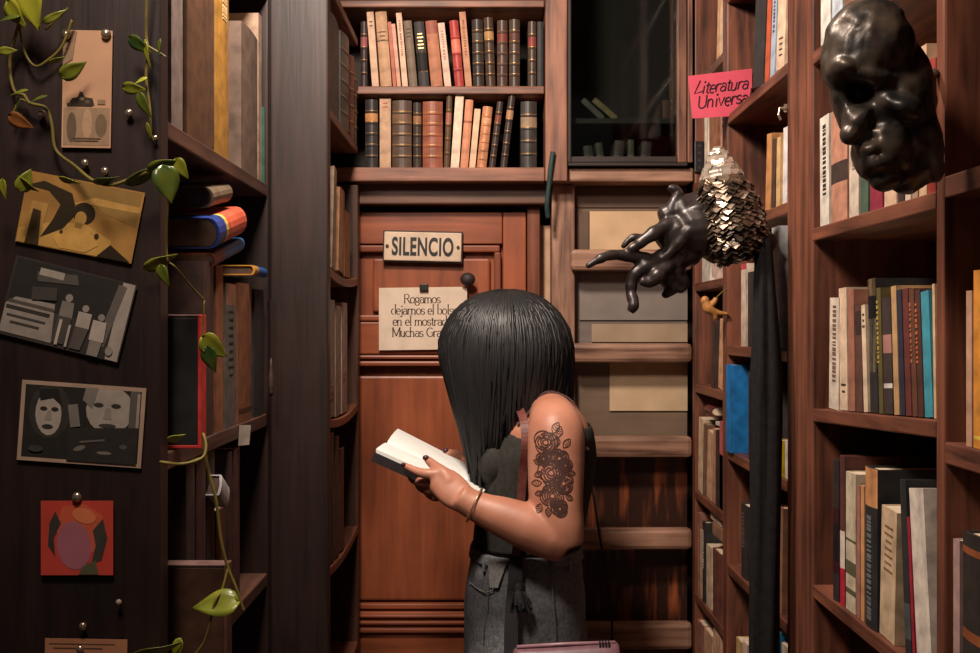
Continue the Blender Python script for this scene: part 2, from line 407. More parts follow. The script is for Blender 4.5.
def row_of(side, phrase, group, specs, zs, plane, depth=.16, cat='book'):
    """specs: (left px, right px, top py, lean px, colour, style, description, options)"""
    for sp in specs:
        l, r, top, lean, col, style, desc = sp[:7]; opt = sp[7] if len(sp) > 7 else {}
        if side == 'B':
            x0, x1 = xat(l, plane), xat(r, plane); w = (x1 - x0) * .96; cx, cy = (x0 + x1) / 2, plane + opt.get('dy', 0)
            y = plane; dl = lean * plane / F; rz = 0
        elif side == 'R':
            ya, yb = F * plane / (l - 490), F * plane / (r - 490); w = (ya - yb) * .93; cy = (ya + yb) / 2; cx = plane + opt.get('dx', 0)
            y = cy; m = (l + r) / 2; dl = F * plane / (m - 490) - F * plane / (m + lean - 490); rz = -PI / 2
        else:
            ya, yb = F * -plane / (490 - l), F * -plane / (490 - r); w = (yb - ya) * .93; cy = (ya + yb) / 2; cx = plane + opt.get('dx', 0)
            y = cy; m = (l + r) / 2; dl = F * -plane / (490 - m - lean) - F * -plane / (490 - m); rz = PI / 2
        if side in 'RL':
            s_ = -dl if side == 'R' else dl; e0 = cy - w / 2 + min(0, s_); e1 = cy + w / 2 + max(0, s_)
            bays = [(.832, 1.1975), (1.2228, 1.6885), (1.8335, 2.2955), (2.3437, 2.6542)] if side == 'R' else [(1.4695, 2.1235), (2.2018, 2.6532)]
            bl, bhi = min(bays, key=lambda q: abs((q[0] + q[1]) / 2 - cy) - (q[1] - q[0]) / 2)
            if e1 > bhi: cy -= e1 - bhi
            if e0 < bl: cy += bl - e0
        z0 = CZ + (zs(cy) if callable(zs) else zs)
        H = min(zat(top, y), cap(side, cy, z0)) - z0
        a = math.atan2(dl, H); h = H / math.cos(a) - abs(math.sin(a)) * w * .5
        z0 += abs(math.sin(a)) * w * .5 + .0004
        d = opt.get('d', min(depth, max(.09, h * .68)))
        o = make_book(w, h, d, col, style, (cx, cy, z0), rz, a, opt.get('name', 'book'), opt)
        o['category'] = opt.get('cat', cat); o['group'] = group
        BOOKS.append((o, desc, phrase))
BK = 'old books on the back shelves'
DK1, DK2, DK3 = (62, 52, 46), (54, 48, 45), (72, 58, 48)
CR, TN = (214, 178, 150), (190, 146, 112)
row_of('B', 'on the upper back shelf', BK, [
 (360.5, 367.4, 22, 0, (66, 52, 50), 'leather', 'dark book with pink bands at the left end', {'bands': 4, 'label': (150, 84, 84)}),
 (372, 379, 12, -5.5, (216, 176, 148), 'paper', 'slim pale tan paper book leaning left', {'title': 'across', 'rows': 2}),
 (380.5, 392, 12, -5.5, (188, 144, 108), 'cloth', 'wide tan book leaning left', {'title': 'across', 't1': .72, 'stripes': ((.6, .62, 1), (.72, .73, 1))}),
 (393, 396.6, 22, -5.5, (184, 110, 92), 'paper', 'very thin reddish pamphlet leaning left'),
 (397.2, 401, 24, -6, (214, 160, 136), 'paper', 'very thin pink-cream pamphlet leaning left'),
 (402.3, 408, 13, -6.5, (222, 184, 156), 'paper', 'tall narrow cream book leaning left', {'title': 'along', 'ink': (160, 110, 90)}),
 (409.2, 417.6, 21, -6, (118, 98, 80), 'cloth', 'olive-grey cloth book leaning left', {'title': 'across'}),
 (419, 429.5, 22, -5.5, (50, 44, 42), 'cloth', 'black book with gilt spine lettering leaning left', {'title': 'across', 'rows': 5, 'gold': 1, 't1': .8, 'stripes': ((.52, .54, 2), (.22, .24, 2)), 'band': (200, 150, 90)}),
 (431, 443, 21, -6, (176, 112, 80), 'cloth', 'worn orange-brown book leaning left', {'stripes': ((.8, 1, 1),), 'label': (150, 80, 60)}),
 (444.5, 451.4, 23, -7, (222, 186, 164), 'paper', 'cream-white thin book leaning left against the red one', {'title': 'along', 'ink': (170, 130, 110)}),
 (455, 464.2, 21, -6, (178, 72, 66), 'leather', 'bright red leather book', {'bands': 3, 'label': (220, 120, 100), 'nogold': 1}),
 (465.4, 472, 12, -6.5, (194, 140, 108), 'paper', 'tall slim tan book leaning left on the red one', {'title': 'along', 'ink': (140, 90, 60)}),
 (473, 484.4, 20, -1.5, DK1, 'leather', 'black leather book with four pale bands', {'bands': 5, 'label': (80, 70, 60)}),
 (486, 495.6, 18, -2.5, (78, 58, 46), 'leather', 'dark leather book with a wide gilt label', {'bands': 5, 'label': (176, 132, 84)}),
 (497, 507.6, 21, 0, (86, 64, 54), 'leather', 'plain dark brown leather book with a small red label', {'bands': 5, 'label': (128, 62, 54), 'nogold': 1}),
 (509, 520, 20, 0, (78, 62, 52), 'leather', 'dark brown leather book with a ribbed spine before the gap', {'bands': 5, 'label': (96, 58, 50)}),
 (528, 536.4, 22, 0, (80, 64, 54), 'leather', 'slim dark book with a tall red label after the gap', {'bands': 4, 'label': (136, 62, 56)}),
 (537.2, 543.6, 22, 0, (48, 44, 44), 'cloth', 'narrow black book against the side panel'),
], zat(85.9, YF - .0) - CZ, YF + .012, .19)
row_of('B', 'on the lower back shelf', BK, [
 (365, 378, 100, 0, (54, 48, 48), 'leather', 'black leather book with an orange-gold emblem near the top', {'bands': 5, 'label': (190, 130, 76)}),
 (379.5, 391, 99, 0, (190, 152, 122), 'paper', 'plain tan paper-bound book between two dark ones', {'title': 'across', 'rows': 2, 't1': .93, 'ink': (170, 80, 70)}),
 (392, 412, 101, 0, (86, 66, 54), 'leather', 'very thick dark brown ribbed book', {'bands': 5, 'label': (112, 80, 58)}),
 (413, 421.4, 103, 0, (66, 54, 48), 'leather', 'narrow dark ribbed book between the two thick brown ones', {'bands': 5, 'label': (150, 104, 70)}),
 (422.4, 443, 102, 0, (146, 84, 62), 'leather', 'very thick reddish-brown ribbed book', {'bands': 5}),
 (443.6, 449.4, 96, 3, (96, 72, 52), 'leather', 'slim olive-brown book leaning right', {'bands': 4, 'label': (160, 100, 80)}),
 (450.4, 459, 93, 5, (234, 204, 178), 'paper', 'tallest bright cream book leaning right'),
 (460, 468, 100, 5.5, (208, 138, 104), 'cloth', 'pinkish-tan book with one dark band leaning right', {'stripes': ((.66, .69, 1),), 'label': (150, 84, 60)}),
 (469, 475.2, 109, 5.5, (226, 186, 152), 'paper', 'short narrow cream book leaning right'),
 (476.4, 486.4, 107, 6.5, (202, 136, 98), 'leather', 'orange-tan ornate ribbed book leaning right', {'bands': 6, 'label': (222, 160, 120)}),
 (488.6, 495, 102, 8.5, (70, 54, 48), 'leather', 'slim dark book with red dots leaning right', {'bands': 5, 'label': (130, 70, 60)}),
 (500, 507, 96, 8.5, (64, 52, 48), 'leather', 'taller slim dark book with a gilt ring leaning right', {'bands': 5, 'label': (176, 130, 96)}),
 (520.4, 537, 102, 0, (60, 54, 50), 'leather', 'thick black book with four pale bands at the side panel', {'bands': 4, 'label': (150, 124, 96)}),
], zat(167.6, YF) - CZ, YF + .012, .19)
# behind the cabinet glass
GC = 'books behind the cabinet glass'
row_of('B', 'behind the cabinet glass', GC, [
 (600, 606, 70, -22, (84, 82, 72), 'cloth', 'grey-green thin leaning book left of the gold-edged one'),
 (613, 619, 70, -24, (120, 104, 70), 'cloth', 'gold-edged thin book leaning left'),
 (662, 674, 58, 0, (84, 50, 40), 'cloth', 'dull red upright book in the middle of the cabinet'),
], zat(115.8, YF) - CZ, 2.72, .15)
row_of('B', 'along the cabinet bottom behind the glass', GC, [
 (585, 594, 146, -2, (66, 62, 56), 'cloth', 'small dark book nearest the hinge side'),
 (598, 605, 143, -3, (76, 72, 60), 'cloth', 'small olive book leaning left'),
 (612, 622, 141, 3, (66, 60, 54), 'cloth', 'small brown-grey book leaning right'),
 (628, 634, 140, 0, (88, 84, 74), 'cloth', 'small pale grey upright book'),
 (640, 650, 142, 2, (64, 62, 58), 'cloth', 'small black book leaning right'),
], zat(163, YF) - CZ, 2.72, .15)

# ---- right bookcase, bay with the bronze head
XS = .506
RB = 'books in the right bookcase'
row_of('R', 'on the shelf above the bronze head', RB, [
 (820.5, 831, -25, 0, (206, 196, 186), 'paper', 'white book at the post'),
 (832, 843, -20, 0, (178, 184, 190), 'paper', 'pale bluish-white book'),
 (844, 856, -30, 0, (120, 84, 66), 'cloth', 'brown book'),
], .425, XS)
row_of('R', 'behind the bronze head', RB, [
 (820, 829.6, 116, -.5, (212, 200, 186), 'paper', 'white book with black lettering along its spine', {'title': 'along', 't0': .28, 't1': .92, 'ink': (44, 38, 38)}),
 (830.6, 848, 108, 0, (182, 128, 104), 'cloth', 'thick pinkish-brown book with a dark square label', {'stripes': ((.34, .52, 1),), 'label': (60, 46, 42)}),
 (849, 859, 104, 0, (202, 184, 166), 'paper', 'beige-white book with a brown stripe', {'title': 'along', 'ink': (150, 120, 100)}),
 (860, 868.6, 112, 0, (74, 92, 74), 'cloth', 'green book with a cream top', {'stripes': ((.55, 1, 1),), 'label': (206, 172, 120)}),
 (869.6, 883, 122, 0, (140, 44, 62), 'cloth', 'crimson book'),
 (884, 897, 118, 0, (214, 178, 148), 'paper', 'cream book with a small black mark at the foot', {'title': 'across', 'rows': 1, 't1': .18, 'ink': (50, 30, 30)}),
 (898, 904, 120, 0, (64, 48, 44), 'cloth', 'dark narrow book'),
 (905, 911, 110, 0, (214, 190, 170), 'paper', 'narrow white book'),
 (912, 918, 60, 0, (170, 140, 120), 'paper', 'tall grey-beige book'),
 (919, 927, 46, 0, (216, 176, 140), 'paper', 'tall cream book rising right of its crown'),
 (927.6, 936, 60, 0, (164, 58, 46), 'cloth', 'tall red book against the upright'),
], .152, XS)
row_of('R', 'on the middle right shelf', RB, [
 (828.6, 839, 298, 1, (214, 196, 176), 'paper', 'off-white book with dark lettering along its spine', {'title': 'along', 't0': .25, 't1': .93, 'ink': (120, 90, 80)}),
 (839.8, 848, 288, -1.3, (220, 190, 162), 'paper', 'taller cream book', {'title': 'across', 't1': .2, 'rows': 2}),
 (848.8, 855.4, 290, -1.5, (156, 104, 84), 'cloth', 'light brown book'),
 (856.4, 863, 306, -1.5, (96, 64, 54), 'cloth', 'dark brown shorter book with a darker top', {'stripes': ((.72, .95, 1),), 'label': (62, 46, 42)}),
 (863.8, 868.2, 305, -3, (222, 194, 164), 'paper', 'thin cream book', {'title': 'across', 't1': .9}),
 (870.2, 878.6, 279, -3, (48, 46, 46), 'cloth', 'tallest black book with a pale stripe and beige top', {'stripes': ((.87, 1, 1), (.3, .7, 2)), 'label': (206, 164, 116), 'band': (200, 180, 150)}),
 (879.2, 883.6, 288, -3, (96, 84, 48), 'cloth', 'thin black and yellow book', {'title': 'along', 'ink': (190, 160, 70), 't0': .4, 't1': .9}),
 (884.2, 893.4, 298, -2.6, (66, 54, 52), 'cloth', 'dark book with a pink portrait-like patch and white band', {'stripes': ((.22, .26, 2), (.52, .68, 1)), 'label': (170, 120, 110), 'band': (214, 204, 196)}),
 (894.2, 899.6, 286, -3.5, (190, 150, 104), 'paper', 'thin cream-edged book with a beige top'),
 (900.2, 905.4, 290, -4, (50, 48, 62), 'cloth', 'thin dark navy book'),
 (906, 912, 289, -4, (106, 52, 46), 'cloth', 'dark red-brown book'),
 (912.6, 917.8, 289, -4, (104, 66, 50), 'cloth', 'brown book beside the red-brown one', {'title': 'along', 'ink': (170, 104, 74)}),
 (918.4, 924, 290, -4, (84, 52, 44), 'cloth', 'dark brown book beside the teal one', {'title': 'along', 'ink': (190, 100, 60)}),
 (924.8, 933.4, 291, -4.5, (66, 150, 168), 'paper', 'bright teal-blue book'),
 (934, 936.6, 284, -2, (216, 176, 134), 'paper', 'very thin cream book against the upright'),
], lambda y: Z1M(y) + .0007, XS)
row_of('R', 'on the lower right shelf', RB, [
 (833, 839.4, 460, 0, (54, 44, 44), 'cloth', 'black book with red flowers', {'stripes': ((.55, .66, 1), (.2, .28, 1)), 'label': (170, 50, 60)}),
 (840.2, 845, 456, 0, (96, 56, 50), 'cloth', 'brown book with a red foot', {'stripes': ((.0, .25, 1), (.25, .5, 2)), 'label': (190, 40, 60), 'band': (220, 200, 186)}),
 (845.6, 856, 473, 0, (206, 188, 160), 'paper', 'off-white book with plant pictures', {'stripes': ((.12, .16, 1), (.26, .36, 1), (.5, .52, 1)), 'label': (96, 92, 66)}),
 (857, 860, 486, 0, (176, 110, 100), 'paper', 'thin pink book'),
 (860.6, 864.4, 486, 0, (206, 150, 100), 'paper', 'thin orange-tan book'),
 (865, 878, 468, 0, (46, 44, 44), 'cloth', 'thick black book with a tan top', {'stripes': ((.76, 1, 1),), 'label': (208, 146, 96), 'title': 'along', 't0': .05, 't1': .7, 'ink': (110, 110, 110)}),
 (879, 895, 508, 2.5, (206, 176, 142), 'paper', 'cream book with brown scrawls leaning right', {'title': 'across', 'rows': 7, 't1': .85, 'ink': (140, 104, 76)}),
 (905.5, 912, 482, -6, (50, 50, 50), 'cloth', 'tall black book leaning left', {'stripes': ((.1, .3, 1),), 'label': (80, 84, 84)}),
 (912.8, 915.8, 520, -6, (160, 40, 56), 'cloth', 'thin crimson book leaning left'),
 (917, 933, 492, -9, (222, 206, 190), 'paper', 'thick white book leaning left'),
], -.40, XS)
# ---- bay beside the pink sign
row_of('R', 'on the shelf at the pink sign', RB, [
 (752, 763.6, -20, 4.5, (46, 42, 42), 'cloth', 'wide black book with a white edge leaning right', {'stripes': ()}),
 (764.4, 769, -30, 4.5, (184, 84, 52), 'paper', 'thin orange-red book leaning right'),
 (769.8, 774.6, -25, 4, (160, 170, 184), 'paper', 'thin blue-white book leaning right', {'title': 'along', 'ink': (60, 60, 90)}),
 (775.8, 784.6, -28, 3.5, (210, 178, 150), 'paper', 'cream book beside the thick post', {'title': 'across', 'rows': 4, 't1': .3}),
], .445, XS)
row_of('R', 'on the shelf beside the scaly bronze', RB, [
 (765, 770.6, 135, 2, (190, 132, 80), 'paper', 'thin tan-orange book'),
 (771.4, 775, 140, 1.5, (72, 52, 44), 'cloth', 'thin dark book'),
 (775.8, 780, 138, 1, (204, 164, 112), 'paper', 'thin pale tan book'),
 (782.4, 787, 128, 1, (216, 208, 204), 'paper', 'white book against the post'),
], .21, XS)
row_of('R', 'beside the long black cloth', RB, [
 (741, 746.5, 264, 0, (206, 184, 166), 'paper', 'thin off-white book with a pink head', {'stripes': ((.93, 1, 1),), 'label': (190, 70, 80)}),
 (747.5, 757, 272, 0, (50, 44, 44), 'cloth', 'black book standing next to the off-white one'),
 (779.6, 787.6, 227, 0, (196, 196, 196), 'paper', 'tall white and pale blue book', {'stripes': ((.0, .5, 1),), 'label': (150, 170, 184), 'dx': -.014}),
], -.04, XS)
row_of('R', 'on the shelf with the bright blue book', RB, [
 (731.5, 737, 365, 0, (28, 120, 190), 'paper', 'bright blue book with its cover turned out', {'dx': -.012}),
 (748, 756, 372, 0, (60, 54, 52), 'cloth', 'dark grey book'),
 (779, 784.6, 440, 0, (226, 190, 40), 'paper', 'small yellow book', {'dx': -.008}),
 (785, 789.4, 441, 0, (216, 206, 196), 'paper', 'small white book'),
 (786.6, 788.6, 383, 1, (206, 160, 120), 'paper', 'thin pale upright card', {'name': 'booklet', 'cat': 'booklet', 'dx': .07}),
], -.26, XS)
row_of('R', 'low down beside the black cloth', RB, [
 (741, 748, 505, 0, (52, 46, 44), 'cloth', 'black book with faint lettering', {'title': 'along', 'ink': (84, 74, 66)}),
 (749, 757, 512, 0, (50, 46, 44), 'cloth', 'dark book near the faintly lettered one'),
 (779, 782, 507, 1.5, (170, 120, 90), 'paper', 'thin tan book leaning right'),
], -.50, XS)
row_of('R', 'on the bottom shelf in view beside the post', RB, [
 (736, 742, 640, 0, (196, 160, 104), 'paper', 'tan book'),
 (743, 748, 643, 0, (214, 184, 172), 'paper', 'pinkish book'),
 (753, 756.6, 640, 0, (206, 196, 182), 'paper', 'thin white book'),
 (763, 768, 640, 0, (190, 150, 150), 'paper', 'rose book'),
 (776, 780.6, 632, 0, (40, 130, 180), 'paper', 'blue book'),
 (781.4, 789, 646, 0, (212, 186, 160), 'paper', 'cream book', {'title': 'across', 'ink': (150, 60, 40)}),
], -.76, XS)
# ---- far bay, right bookcase
XF0 = .506
row_of('R', 'at the top of the far right bay', RB, [
 (716.4, 718.8, -20, 2, (214, 170, 130), 'paper', 'cream leaning book left of its twin'),
 (720.2, 722.8, -26, 2, (222, 190, 160), 'paper', 'pale leaning book against the upright'),
], .59, XF0, .14)
row_of('R', 'behind the pink sign', RB, [
 (704.4, 707.6, 76, 0, (222, 206, 186), 'paper', 'narrow white book'),
 (709, 719, 80, 0, (150, 98, 70), 'cloth', 'brown book'),
 (720.6, 725.4, 74, 0, (216, 160, 144), 'paper', 'pinkish-white book', {'title': 'along', 'ink': (120, 60, 56)}),
], .35, XF0, .14)
row_of('R', 'under the bronze claws', RB, [
 (702, 710, 230, 0, (206, 196, 182), 'paper', 'white book'),
 (711.4, 717, 226, 1.5, (214, 186, 170), 'paper', 'pinkish-cream book leaning right'),
], .105, XF0, .14)
row_of('R', 'under the carved wooden ornament', RB, [
 (711, 714.6, 322, 1, (70, 52, 46), 'cloth', 'thin dark book'),
 (718, 722.6, 320, 2, (212, 160, 120), 'paper', 'thin cream book leaning right'),
], -.14, XF0, .14)
row_of('R', 'on the far right shelf below the cream leaner', RB, [
 (697.8, 702, 418, 1, (218, 186, 150), 'paper', 'pale cream book at the wall end'),
 (702.8, 705.2, 424, 1, (120, 88, 66), 'cloth', 'thin brown book'),
 (706.4, 711, 431, 1.5, (206, 164, 130), 'paper', 'beige book'),
 (711.6, 715, 429, 1.5, (186, 134, 100), 'paper', 'tan book'),
 (716, 718.4, 430, 0, (60, 48, 46), 'cloth', 'very thin dark book'),
 (719.4, 724, 422, 0, (190, 92, 88), 'paper', 'red and white book', {'stripes': ((.4, .62, 2), (.0, .2, 2)), 'band': (224, 200, 184)}),
], -.40, XF0, .14)
row_of('R', 'on the far right shelf under the lying papers', RB, [
 (697.8, 699.6, 513, 0, (150, 100, 82), 'cloth', 'reddish-brown book at the wall end'),
 (700.2, 702, 530, 0, (204, 166, 130), 'paper', 'pale tan book'),
 (702.6, 705.6, 522, 0, (52, 48, 46), 'cloth', 'black book with white flecks', {'title': 'along', 'ink': (190, 180, 170)}),
 (706.2, 711.4, 546, 0, (206, 178, 150), 'paper', 'cream book'),
 (712.6, 720.6, 551, 0, (110, 64, 54), 'cloth', 'brown book'),
], -.65, XF0, .14)
row_of('R', 'on the lowest far right shelf in view', RB, [
 (697, 703, 622, 0, (150, 100, 84), 'cloth', 'brown book'),
 (704, 712, 632, 0, (200, 150, 120), 'paper', 'tan book'),
 (713, 720, 618, 0, (206, 160, 130), 'paper', 'pinkish-tan book'),
], -.92, XF0, .14)
# ---- near bay, right bookcase
row_of('R', 'in the nearest right bay', RB, [
 (966, 972, 291, 0, (196, 150, 124), 'paper', 'narrow pinkish book standing left of the orange one'),
 (973, 990, 270, 0, (216, 140, 52), 'paper', 'bright orange book with a cream stripe', {'stripes': ((.05, .07, 2),)}),
], -.127, XS, .2)
row_of('R', 'low in the nearest right bay', RB, [
 (953, 960, 540, 0, (176, 140, 132), 'paper', 'pink-grey bordered book'),
 (962, 990, 536, 0, (54, 46, 42), 'cloth', 'broad black book with orange patches', {'stripes': ((.38, .44, 1), (.88, .92, 1)), 'label': (150, 84, 50)}),
], -.40, XS, .2)
# ---- left far bay
XL = XFB - .006
def SAG(z):
    def f(y):
        t = (y - 2.201) / (2.654 - 2.201); return z - .048 * t * (1 - t) + .0048
    return f
LB = 'books in the narrow left bookcase'
row_of('L', 'on the top shelf of the narrow left bookcase', LB, [
 (329.4, 339, 19, 0, (66, 58, 54), 'cloth', 'mottled dark grey book'),
 (340.4, 349, 38, 0, (54, 56, 54), 'leather', 'tall dark green ribbed book', {'bands': 5}),
 (349.6, 352.2, 57, 0, (100, 56, 50), 'leather', 'slim dark red ribbed book', {'bands': 4}),
 (352.8, 355.2, 64, 0, (84, 70, 54), 'leather', 'slim brown ribbed book', {'bands': 4}),
], .439, XL, .2)
row_of('L', 'on the second shelf of the narrow left bookcase', LB, [
 (332, 334.6, 166, 2.5, (150, 126, 104), 'paper', 'thin grey-beige book leaning right'),
 (338.4, 343.6, 190, 1.5, (150, 104, 72), 'cloth', 'taller tan book'),
 (344.6, 350, 212, 0, (160, 108, 70), 'paper', 'short orange-tan book'),
], SAG(.119), XL, .18)
row_of('L', 'on the third shelf of the narrow left bookcase', LB, [
 (329, 335, 300, 0, (150, 128, 116), 'paper', 'greyish-cream book', {'title': 'across', 'rows': 3, 't1': .25}),
 (335.8, 341, 306, 0, (156, 132, 112), 'paper', 'dull beige book'),
 (342, 347.4, 303, 0, (176, 150, 138), 'paper', 'pale book with pink spots', {'title': 'across', 'rows': 2, 't1': .35, 'ink': (170, 80, 90)}),
], SAG(-.187), XL, .18)
row_of('L', 'on the fourth shelf of the narrow left bookcase', LB, [
 (329, 334, 430, 0, (64, 56, 54), 'cloth', 'dark grey book'),
 (334.8, 339, 436, 0, (80, 62, 56), 'cloth', 'dull brown book'),
 (340, 344, 448, 0, (92, 62, 50), 'cloth', 'reddish-brown book'),
], SAG(-.486), XL, .18)
# ---- left near bay
XLN = XN - .006
LN = 'books in the left bookcase behind the pictures'
row_of('L', 'on the top left shelf', LN, [
 (171, 183, -25, 0, (126, 108, 100), 'paper', 'tall grey-white book'),
 (186, 215, -30, 0, (92, 62, 42), 'cloth', 'broad brown box file', {'name': 'box_file', 'cat': 'box file'}),
 (216.6, 229, -25, 0, (168, 120, 52), 'cloth', 'mustard-yellow thick book', {'title': 'along', 't0': .75, 't1': .95, 'ink': (210, 180, 130)}),
 (241, 258, 31, 0, (104, 84, 72), 'cloth', 'speckled grey-beige box file', {'name': 'box_file', 'cat': 'box file'}),
 (258.6, 261.6, 15, 0, (150, 124, 104), 'paper', 'thin pale book beside the speckled file'),
 (262.2, 264.4, 108, 0, (60, 104, 90), 'cloth', 'small green book'),
], .277, XLN, .2)
row_of('L', 'on the middle left shelf', LN, [
 (202, 214, 262, 0, (72, 50, 44), 'cloth', 'dark brown thick book behind the red-edged one'),
 (215.6, 223.4, 266, 0, (150, 94, 62), 'paper', 'orange-brown narrow book', {}),
 (225.6, 236.4, 284, 0, (104, 94, 86), 'paper', 'black and white patterned book', {'title': 'across', 'rows': 9, 't1': .8, 'ink': (46, 42, 42), 'stripes': ((.85, 1, 1),), 'label': (150, 104, 80)}),
 (238, 252, 284, 0, (128, 82, 56), 'cloth', 'thick orange-brown book', {'stripes': ((.06, .1, 1),)}),
 (254, 264.2, 290, 0, (52, 46, 44), 'cloth', 'black thick book at the shelf end'),
], -.170, XLN, .2)
row_of('L', 'on the lower left shelf', LN, [
 (186, 195, 452, 0, (66, 50, 46), 'cloth', 'dark brown book'),
 (196, 206, 444, 0, (78, 50, 46), 'cloth', 'maroon-brown book'),
 (207, 215, 450, 0, (60, 48, 46), 'cloth', 'blackish narrow book'),
 (216, 226, 508, 0, (92, 54, 44), 'cloth', 'shorter reddish book under the tilted white one'),
 (227.4, 232, 452, 0, (70, 48, 46), 'cloth', 'thin plum book'),
 (233, 240, 448, 0, (84, 52, 48), 'cloth', 'tall dark red book'),
], -.481, XLN, .2)

def lying(name, label, cat, c, sx, sy, th, rz, roll, col, group, spine='x', bulge=.35, stripes=None, tilt=0, pagem=None):
    if group == LS: pagem = bmat((84, 62, 52), .8)  # darker page colour imitates the shade on this stack's near ends
    """a book lying flat, its rounded spine along the local y axis on +x"""
    o = thing(name, label, cat, c, group)
    n = 8; prof = [(-sx / 2, -th / 2), (-sx / 2, th / 2)]
    out = [(sx / 2 + th * bulge * math.sin(a), -th / 2 * math.cos(a)) for a in [PI * k / n for k in range(n + 1)]]
    prof = [(-sx / 2, th / 2), (-sx / 2, th / 2 - .002), (sx / 2 - .002, th / 2 - .002)]
    prof += [(sx / 2 - .002 + max(0, th * bulge * math.sin(a) - .002), (th / 2 - .002) * math.cos(a)) for a in [PI * k / n for k in range(1, n)]]
    prof += [(sx / 2 - .002, -th / 2 + .002), (-sx / 2, -th / 2 + .002), (-sx / 2, -th / 2)]
    prof += [(x, z) for (x, z) in out]
    segs = stripes or [(0, 1, 0)]
    mats = [bmat(col, .45)] + [bmat(s[3], .45) for s in segs if len(s) > 3]
    b = MB(); k = 0
    for s in segs:
        if len(s) > 3: k += 1; mi = k
        else: mi = 0
        ya, yb = -sy / 2 + sy * s[0], -sy / 2 + sy * s[1]
        b.rings([[(x, ya, z) for (x, z) in prof], [(x, yb, z) for (x, z) in prof]], mi)
    b.build('cover', mats, o, origin=(0, 0, 0), smooth=False).location = (0, 0, 0)
    ip = [(-sx / 2 + .003, -th / 2 + .0021)] + [(sx / 2 - .003 + max(0, th * bulge * math.sin(a) - .0025), -(th / 2 - .0023) * math.cos(a)) for a in [PI * k / n for k in range(n + 1)]] + [(-sx / 2 + .003, th / 2 - .0021)]
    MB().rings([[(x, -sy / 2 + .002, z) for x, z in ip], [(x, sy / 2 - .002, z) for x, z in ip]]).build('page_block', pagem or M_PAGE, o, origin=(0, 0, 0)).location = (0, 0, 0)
    o.rotation_euler = (roll, tilt, rz)
    return o
LS = 'books lying on top of the upright ones at the left'
# their spines face the aisle (+x)
def LP_(px, py, y): return P(px, py, y)
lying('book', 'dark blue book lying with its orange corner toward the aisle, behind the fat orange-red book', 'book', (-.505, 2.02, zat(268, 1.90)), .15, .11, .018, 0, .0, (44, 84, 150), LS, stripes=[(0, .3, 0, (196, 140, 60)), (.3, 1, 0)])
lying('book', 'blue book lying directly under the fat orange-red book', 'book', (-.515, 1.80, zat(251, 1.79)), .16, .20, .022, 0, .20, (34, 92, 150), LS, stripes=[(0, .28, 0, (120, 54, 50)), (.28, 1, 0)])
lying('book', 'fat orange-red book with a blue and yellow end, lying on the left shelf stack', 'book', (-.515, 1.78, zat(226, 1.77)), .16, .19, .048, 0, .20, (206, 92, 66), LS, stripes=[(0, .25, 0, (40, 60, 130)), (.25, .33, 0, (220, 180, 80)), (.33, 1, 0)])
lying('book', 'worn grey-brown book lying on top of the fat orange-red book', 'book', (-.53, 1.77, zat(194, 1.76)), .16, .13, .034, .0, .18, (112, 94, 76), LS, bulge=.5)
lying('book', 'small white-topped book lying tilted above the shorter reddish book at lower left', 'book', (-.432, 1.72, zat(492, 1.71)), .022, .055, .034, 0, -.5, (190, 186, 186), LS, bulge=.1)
lying('book', 'white paper pad lying on the far right books', 'book', (.575, 2.46, CZ - .65 + .218), .13, .11, .022, PI, 0, (206, 186, 160), RB, bulge=.05)
lying('book', 'thick tan volume lying across the brown book in the far right bay', 'book', (.575, 2.43, CZ - .65 + .190), .13, .12, .030, PI, 0, (150, 112, 84), RB, bulge=.05)
lying('booklet', 'white leaflet lying over the tops of the far right books', 'booklet', (.575, 2.42, CZ - .40 + .180), .12, .13, .008, PI, 0, (206, 196, 190), RB, bulge=.05)
lying('booklet', 'dark red rolled booklet above the cream book at the wall end', 'booklet', (.575, 2.53, CZ - .40 + .205), .12, .07, .022, PI, 0, (96, 46, 46), RB, bulge=.5)
# red-edged black book turned face out, standing at the left shelf mouth
def faceout(name, label, cat, l, r, t, zb, y, th, col, edge, group):
    x0, x1 = xat(l, y), xat(r, y); h = zat(t, y) - (CZ + zb)
    o = thing(name, label, cat, ((x0 + x1) / 2, y, CZ + zb + .0005), group)
    w = x1 - x0
    b = MB(); e = .0045
    b.box(-w / 2 - .06, w / 2 - e, 0, .003, e, h - e, 0)
    b.box(w / 2 - e, w / 2, -.0006, th, 0, h, 1); b.box(-w / 2 - .06, w / 2 - e, -.0006, th, 0, e, 1); b.box(-w / 2 - .06, w / 2 - e, -.0004, th, h - e * .6, h, 2)
    b.box(-w / 2 - .06, w / 2 - e, th - .003, th, e, h - e, 0)
    b.build('cover', [bmat(col, .5), bmat(edge, .5), bmat((120, 90, 84), .5)], o, origin=(0, 0, 0), bevel=.001).location = (0, 0, 0)
    MB().box(-w / 2 - .058, w / 2 - e - .0005, .0032, th - .0032, e, h - e * .7).build('page_block', M_PAGE, o, origin=(0, 0, 0)).location = (0, 0, 0)
    return o
faceout('book', 'black book with a bright red border turned face out at the left shelf', 'book', 166, 201, 315, -.1685, 1.50, .028, (40, 38, 38), (214, 62, 58), LN)
faceout('book', 'brown board-covered book facing out low at the left, behind the drooping vine', 'book', 178, 227, 565, -.4795, 1.53, .03, (84, 56, 42), (104, 72, 54), LN)
# label on the brown box file
for o, d, ph in BOOKS:
    if d == 'broad brown box file':
        w = F * -XLN * (1 / (490 - 215) - 1 / (490 - 186))
        bx = MB().box(-.03, .02, -.0045, -.0035, .40, .475).build('paper_label', bmat((170, 130, 100), .8), o, origin=(0, 0, 0)); bx.location = (0, 0, 0); bx['label'] = 'pale paper label'
